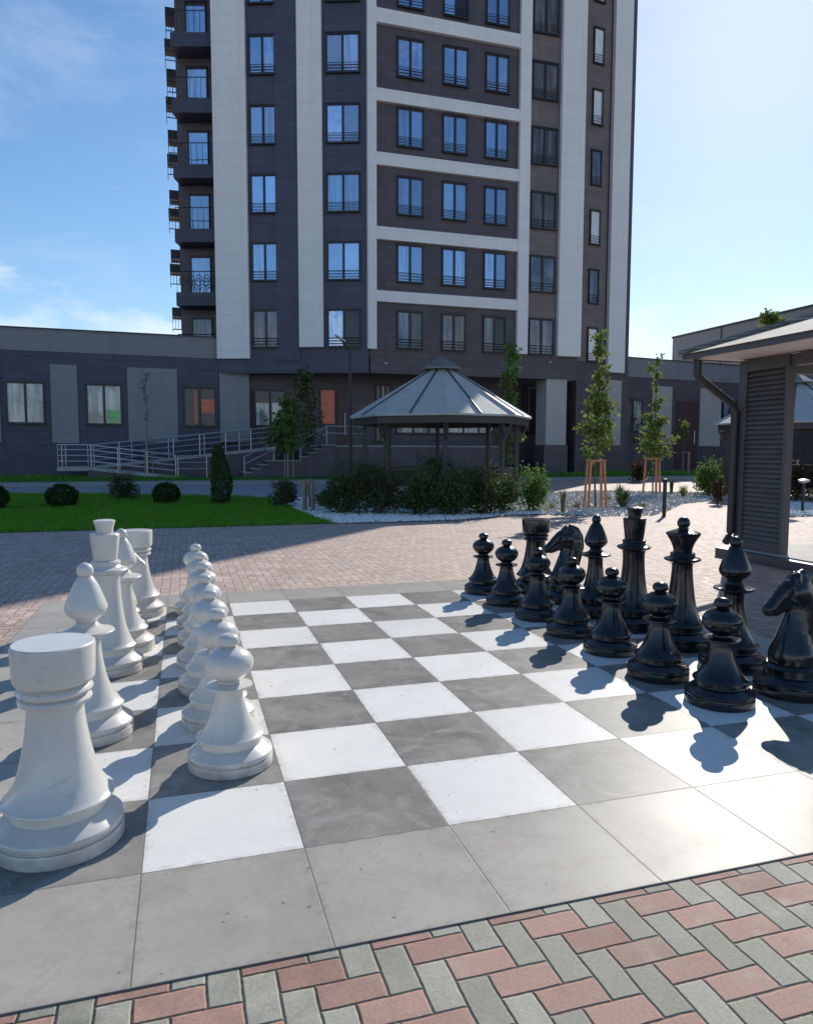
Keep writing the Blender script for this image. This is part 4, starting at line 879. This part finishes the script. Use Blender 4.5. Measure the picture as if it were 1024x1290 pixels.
# ------------------------------------------------------------------ street furniture
b = gp(836, 651); t = thing('bollard', 'slim black bollard beside the spiky plants', 'bollard', (b[0], b[1], 0))
MB().lathe([(0.07, 0.0), (0.07, 0.012), (0.045, 0.02), (0.045, 0.80), (0.043, 0.81)], (b[0], b[1], 0), 20).build('post', M_BOLL, t, 40)
MB().lathe([(0.058, 0.811), (0.06, 0.82), (0.06, 0.87), (0.045, 0.90), (0.01, 0.905)], (b[0], b[1], 0), 20).build('cap', M_BOLL, t, 40)
b = gp(1010, 645); t = thing('garden_lamp', 'low black garden lamp with pale top by the rusty shrubs', 'lamp', (b[0], b[1], 0))
MB().lathe([(0.05, 0.0), (0.035, 0.02), (0.035, 0.74)], (b[0], b[1], 0), 16).build('post', M_BOLL, t, 40)
MB().lathe([(0.03, 0.741), (0.13, 0.78), (0.14, 0.83), (0.03, 0.86)], (b[0], b[1], 0), 20).build('lamp_head', M_LAMPH, t, 40)
b = D(441.5, 560, 24.5); t = thing('street_lamp', 'tall dark street lamp with one short arm left of the gazebo roof', 'lamp', (b.x, b.y, 0))
MB().tube([(b.x, b.y, 0), (b.x, b.y, 2.5), (b.x, b.y, 4.95)], 0.075, 12, 0.05).build('pole', M_BOLL, t, 40)
mb = MB(); mb.tube([(b.x, b.y, 4.85), (b.x-0.12, b.y, 5.02), (b.x-0.3, b.y, 5.2)], 0.03, 8); mb.build('arm', M_BOLL, t, 40)
mb = MB(); mb.box((b.x-0.52, b.y-0.07, 5.33), (0.34, 0, -0.20), (0, 0.14, 0), (0.03, 0, 0.05)); bevelled(mb.build('lamp_head', M_LAMPH, t), 0.012)

# ------------------------------------------------------------------ chess pieces
def base_profile(Rb, k):
    """turned foot shared by the pieces: plinth, groove, bead, cove and ring"""
    return [(Rb*0.975, 0.0), (Rb, 0.007), (Rb, 0.050*k), (Rb*0.992, 0.056*k), (Rb*0.955, 0.058*k), (Rb*0.950, 0.064*k), (Rb*0.985, 0.067*k), (Rb*0.997, 0.073*k), (Rb*0.997, 0.084*k), (Rb*0.985, 0.091*k), (Rb*0.88, 0.110*k), (Rb*0.775, 0.129*k), (Rb*0.74, 0.133*k), (Rb*0.730, 0.139*k), (Rb*0.728, 0.168*k)]
def smoothp(P, n=5):
    """rounds a hand-drawn profile: Catmull-Rom through its points"""
    out = []
    for i in range(len(P)-1):
        p0, p1, p2, p3 = P[max(0, i-1)], P[i], P[i+1], P[min(len(P)-1, i+2)]
        for k in range(n):
            t = k/n; out.append(tuple(0.5*((2*p1[c])+(-p0[c]+p2[c])*t+(2*p0[c]-5*p1[c]+4*p2[c]-p3[c])*t*t+(-p0[c]+3*p1[c]-3*p2[c]+p3[c])*t**3) for c in (0, 1)))
    return out+[P[-1]]
def sphere(r, zc, a0=-80, a1=90, sq=1.0, n=16):
    return [(max(0.001, r*math.cos(R(a0+(a1-a0)*i/n))), zc+sq*r*math.sin(R(a0+(a1-a0)*i/n))) for i in range(n+1)]
def collar(r_in, r_out, z, t=0.014, up_in=None):
    return [(r_in, z-t*1.2), (r_out*0.93, z-t*0.55), (r_out, z-t*0.1), (r_out*0.985, z+t*0.35), (up_in or r_in, z+t*1.3)]
PIECES = {
 'pawn': dict(Rb=0.205, k=0.84, body=[(0.150, 0.1415), (0.160, 0.144), (0.162, 0.150)]+smoothp([(0.160, 0.155), (0.142, 0.170), (0.118, 0.20), (0.094, 0.25), (0.076, 0.31), (0.067, 0.355), (0.067, 0.385)]),
   collar=collar(0.066, 0.112, 0.398, 0.014, 0.052)+[(0.05, 0.424)], head=smoothp([(0.050, 0.425), (0.068, 0.437), (0.098, 0.462), (0.116, 0.497), (0.116, 0.525), (0.098, 0.556), (0.066, 0.578), (0.036, 0.590)]),
   finial=smoothp([(0.034, 0.591), (0.036, 0.594), (0.050, 0.606), (0.052, 0.625), (0.044, 0.643), (0.022, 0.655), (0.001, 0.657)])),
 'bishop': dict(Rb=0.225, k=0.95, body=[(0.165, 0.1605), (0.176, 0.164), (0.178, 0.171)]+smoothp([(0.176, 0.177), (0.152, 0.197), (0.122, 0.245), (0.096, 0.31), (0.078, 0.40), (0.069, 0.48), (0.070, 0.535)]),
   collar=[(0.070, 0.536), (0.10, 0.55), (0.137, 0.566), (0.141, 0.574), (0.136, 0.581), (0.10, 0.588), (0.066, 0.606), (0.052, 0.627)],
   head=smoothp([(0.052, 0.628), (0.062, 0.642), (0.090, 0.664), (0.106, 0.692), (0.106, 0.715), (0.095, 0.750), (0.078, 0.795), (0.058, 0.840), (0.036, 0.875)]), finial=[(0.034, 0.876)]+sphere(0.043, 0.905, -45)),
 'rook': dict(Rb=0.24, k=1.02, body=[(0.180, 0.1725), (0.204, 0.178), (0.208, 0.186)]+smoothp([(0.206, 0.192), (0.188, 0.210), (0.158, 0.26), (0.134, 0.34), (0.118, 0.42), (0.107, 0.50), (0.103, 0.560)]),
   collar=[(0.103, 0.561), (0.112, 0.563), (0.132, 0.572), (0.136, 0.582), (0.131, 0.592), (0.116, 0.598), (0.116, 0.602), (0.136, 0.610), (0.141, 0.620), (0.136, 0.630), (0.124, 0.637), (0.121, 0.641)],
   head=[(0.124, 0.642), (0.140, 0.650), (0.148, 0.662), (0.150, 0.68), (0.154, 0.790), (0.152, 0.799), (0.147, 0.803)], finial=None),
 'king': dict(Rb=0.232, k=1.0, body=[(0.170, 0.1685), (0.184, 0.173), (0.187, 0.181)]+smoothp([(0.185, 0.187), (0.165, 0.208), (0.140, 0.26), (0.117, 0.35), (0.102, 0.46), (0.093, 0.58), (0.093, 0.66), (0.100, 0.690)]),
   collar=[(0.104, 0.691), (0.122, 0.698), (0.142, 0.712), (0.146, 0.720), (0.140, 0.728), (0.105, 0.740), (0.094, 0.752), (0.096, 0.760), (0.100, 0.770), (0.096, 0.780), (0.080, 0.787)],
   head=[(0.078, 0.788), (0.080, 0.795), (0.098, 0.955), (0.098, 0.966), (0.094, 0.971), (0.058, 0.975)], finial=[(0.056, 0.976), (0.055, 0.99), (0.060, 1.02), (0.072, 1.055), (0.071, 1.064), (0.045, 1.070)]),
 'queen': dict(Rb=0.232, k=1.0, body=[(0.168, 0.1685), (0.182, 0.173), (0.184, 0.181)]+smoothp([(0.182, 0.187), (0.160, 0.208), (0.134, 0.26), (0.110, 0.35), (0.094, 0.46), (0.082, 0.57), (0.078, 0.64), (0.082, 0.665)]),
   collar=[(0.084, 0.666), (0.105, 0.676), (0.137, 0.691), (0.141, 0.699), (0.135, 0.706), (0.10, 0.716), (0.092, 0.728), (0.096, 0.738), (0.090, 0.750), (0.072, 0.757)],
   head=smoothp([(0.070, 0.758), (0.074, 0.785), (0.088, 0.825), (0.110, 0.865), (0.130, 0.893)])+[(0.132, 0.902), (0.124, 0.911), (0.085, 0.925), (0.055, 0.935)], finial=[(0.052, 0.936), (0.036, 0.945), (0.034, 0.955)]+sphere(0.049, 0.985, -48)),
}
def horse_mesh():
    """the knight's neck, head and mane as one blended surface; faces +X"""
    bm = bmesh.new()
    def blob(c, rx_, ry_, rz_, rot=0.0):
        m = Matrix.Translation(c) @ Matrix.Rotation(rot, 4, 'Y') @ Matrix.Diagonal((rx_, ry_, rz_, 1)); bmesh.ops.create_icosphere(bm, subdivisions=3, radius=1.0, matrix=m)
    def chain(P, n=9):
        for a, b in zip(P[:-1], P[1:]):
            for k in range(n):
                t = k/n; q = [a[i]+(b[i]-a[i])*t for i in range(4)]; blob((q[0], 0, q[1]), q[2], q[3], q[2])
        a = P[-1]; blob((a[0], 0, a[1]), a[2], a[3], a[2])
    chain([(0.0, 0.235, 0.145, 0.142), (0.0, 0.30, 0.125, 0.115), (-0.012, 0.37, 0.112, 0.093), (-0.035, 0.45, 0.105, 0.080), (-0.055, 0.53, 0.102, 0.072), (-0.055, 0.61, 0.098, 0.068), (-0.025, 0.675, 0.085, 0.062)])
    chain([(-0.03, 0.685, 0.080, 0.060), (0.035, 0.665, 0.078, 0.058), (0.095, 0.625, 0.064, 0.049), (0.145, 0.585, 0.050, 0.042), (0.180, 0.558, 0.046, 0.043), (0.192, 0.548, 0.043, 0.041)])
    chain([(0.01, 0.610, 0.060, 0.040), (0.08, 0.570, 0.042, 0.034), (0.15, 0.535, 0.032, 0.034)])                       # jaw
    chain([(0.01, 0.745, 0.034, 0.028), (-0.05, 0.757, 0.045, 0.030), (-0.105, 0.725, 0.052, 0.030), (-0.145, 0.66, 0.052, 0.030), (-0.155, 0.57, 0.050, 0.030), (-0.14, 0.48, 0.046, 0.030), (-0.12, 0.40, 0.044, 0.034), (-0.11, 0.33, 0.04, 0.04)])
    for s in (-1, 1):
        blob((-0.005, s*0.052, 0.640), 0.072, 0.022, 0.068)                  # round cheek
        blob((0.075, s*0.050, 0.672), 0.018, 0.012, 0.014)                   # eye
        blob((0.070, s*0.048, 0.692), 0.032, 0.014, 0.010, 0.5)              # brow
        blob((0.203, s*0.030, 0.560), 0.016, 0.012, 0.012)                   # nostril
        for k in range(7): blob((0.018-k*0.004, s*(0.040-0.002*k), 0.735+k*0.007), 0.024-k*0.0027, 0.014-k*0.0012, 0.02)
        for k in range(6): a = 0.5+k*0.62; blob((-0.105+0.030*math.cos(a), s*0.036, 0.60+0.10*math.sin(a*0.5)-k*0.045+0.06), 0.045, 0.012, 0.013, -0.6)   # locks
    me = bpy.data.meshes.new('horse'); bm.to_mesh(me); bm.free()
    o = bpy.data.objects.new('horse', me); C.objects.link(o)
    m = o.modifiers.new('r', 'REMESH'); m.mode = 'VOXEL'; m.voxel_size = 0.0085; m.use_smooth_shade = True
    s = o.modifiers.new('s', 'SMOOTH'); s.factor = 0.5; s.iterations = 5
    dg = bpy.context.evaluated_depsgraph_get(); out = bpy.data.meshes.new_from_object(o.evaluated_get(dg)); bpy.data.objects.remove(o); bpy.data.meshes.remove(me)
    out.polygons.foreach_set('use_smooth', [True]*len(out.polygons)); return out
HORSE = horse_mesh()
def make_piece(kind, white):
    mat = M_WHITE if white else M_BLACK; P = PIECES.get(kind); col = 'white' if white else 'black'
    t = thing('chess_'+kind, '', 'chess piece', (0, 0, 0.005)); t.location = (0, 0, 0)
    if kind == 'knight':
        MB().lathe(base_profile(0.225, 0.95)+[(0.172, 0.162), (0.172, 0.175), (0.150, 0.195), (0.10, 0.20)], n=72).build('base', mat, t, 16)
        me = HORSE.copy(); link('horse_head', me, mat, t)
        return t
    bp = base_profile(P['Rb'], P['k'])
    MB().lathe(bp, n=72).build('base', mat, t, 16)
    for part in ('body', 'collar', 'head', 'finial'):
        if P[part]: MB().lathe(P[part], n=72).build(part, mat, t, 24)
    return t
PROTO = {}
def put(kind, white, x, y, label, group, rot=0.0):
    key = (kind, white)
    if key not in PROTO: t = PROTO[key] = make_piece(kind, white)
    else:
        src = PROTO[key]; t = src.copy(); C.objects.link(t)
        for ch in list(src.children):
            c = ch.copy(); C.objects.link(c); c.parent = t
    t.location = (x, y, 0.005); t.rotation_euler = (0, 0, rot); tag(t, label, 'chess piece', group); return t
def sq(c, r): return ((c+0.5-4)*0.6, (r+0.5)*0.6)
GW, GWP, GB, GBP = 'white back rank pieces', 'white pawns', 'black back rank pieces', 'black pawns'
put('rook', True, -2.12, 0.345, 'big white rook nearest the camera at the lower left', GW)
put('bishop', True, -2.135, 1.485, 'white bishop with round tip right behind the big near rook', GW)
put('king', True, -2.15, 2.71, 'tall white king with flared crown, highest of the white pieces', GW)
put('bishop', True, -2.085, 3.26, 'white bishop standing close behind the tall white king', GW)
put('knight', True, -2.17, 3.92, 'white knight almost hidden behind the far white bishop', GW, 0.1)
put('rook', True, -2.06, 4.52, 'far white rook at the end of the white back rank', GW)
wp = [(-1.425, 0.885, 'white pawn nearest the camera, in full view on a charcoal square'), (-1.455, 1.49, 'second white pawn counted from the camera, its foot showing left of the first'), (-1.475, 2.10, 'third white pawn counted from the camera in the white pawn file'),
      (-1.49, 2.70, 'fourth white pawn counted from the camera in the white pawn file'), (-1.49, 3.31, 'fifth white pawn counted from the camera in the white pawn file'), (-1.50, 3.90, 'second white pawn from the far end, mostly hidden in the file'), (-1.52, 4.50, 'farthest white pawn, its knob topmost of the pawn file')]
for x, y, l in wp: put('pawn', True, x, y, l, GWP)
bp_ = [(1.53, 0.93, 'nearest black pawn, lower right in front of the dusty bishop'), (1.49, 1.49, 'black pawn in front of the black queen, second from the near end'), (1.52, 2.13, 'black pawn in front of the black king, third from the near end'), (1.505, 2.71, 'black pawn in the middle of the black pawn file, before the far bishop'),
       (1.505, 3.33, 'black pawn in front of the far black knight'), (1.50, 4.0, 'black pawn left of the far black rook, second from the far end'), (1.50, 4.60, 'farthest black pawn at the left end of the file')]
for x, y, l in bp_: put('pawn', False, x, y, l, GBP)
put('knight', False, 2.10, 0.95, 'large black knight cut by the right picture edge', GB, math.pi-0.05)
put('bishop', False, 2.13, 1.52, 'greyish black bishop between the near knight and the queen', GB)
put('queen', False, 2.15, 2.12, 'black queen with round knob on a wide flared crown', GB)
put('king', False, 2.12, 2.73, 'tall black king with block topped crown, highest black piece', GB)
put('bishop', False, 2.10, 3.31, 'slim far black bishop between the king and the far knight', GB)
put('knight', False, 2.12, 3.92, 'far black knight looking left past the far rook', GB, math.pi-0.12)
put('rook', False, 2.09, 4.52, 'black rook at the far end of the black back rank', GB)
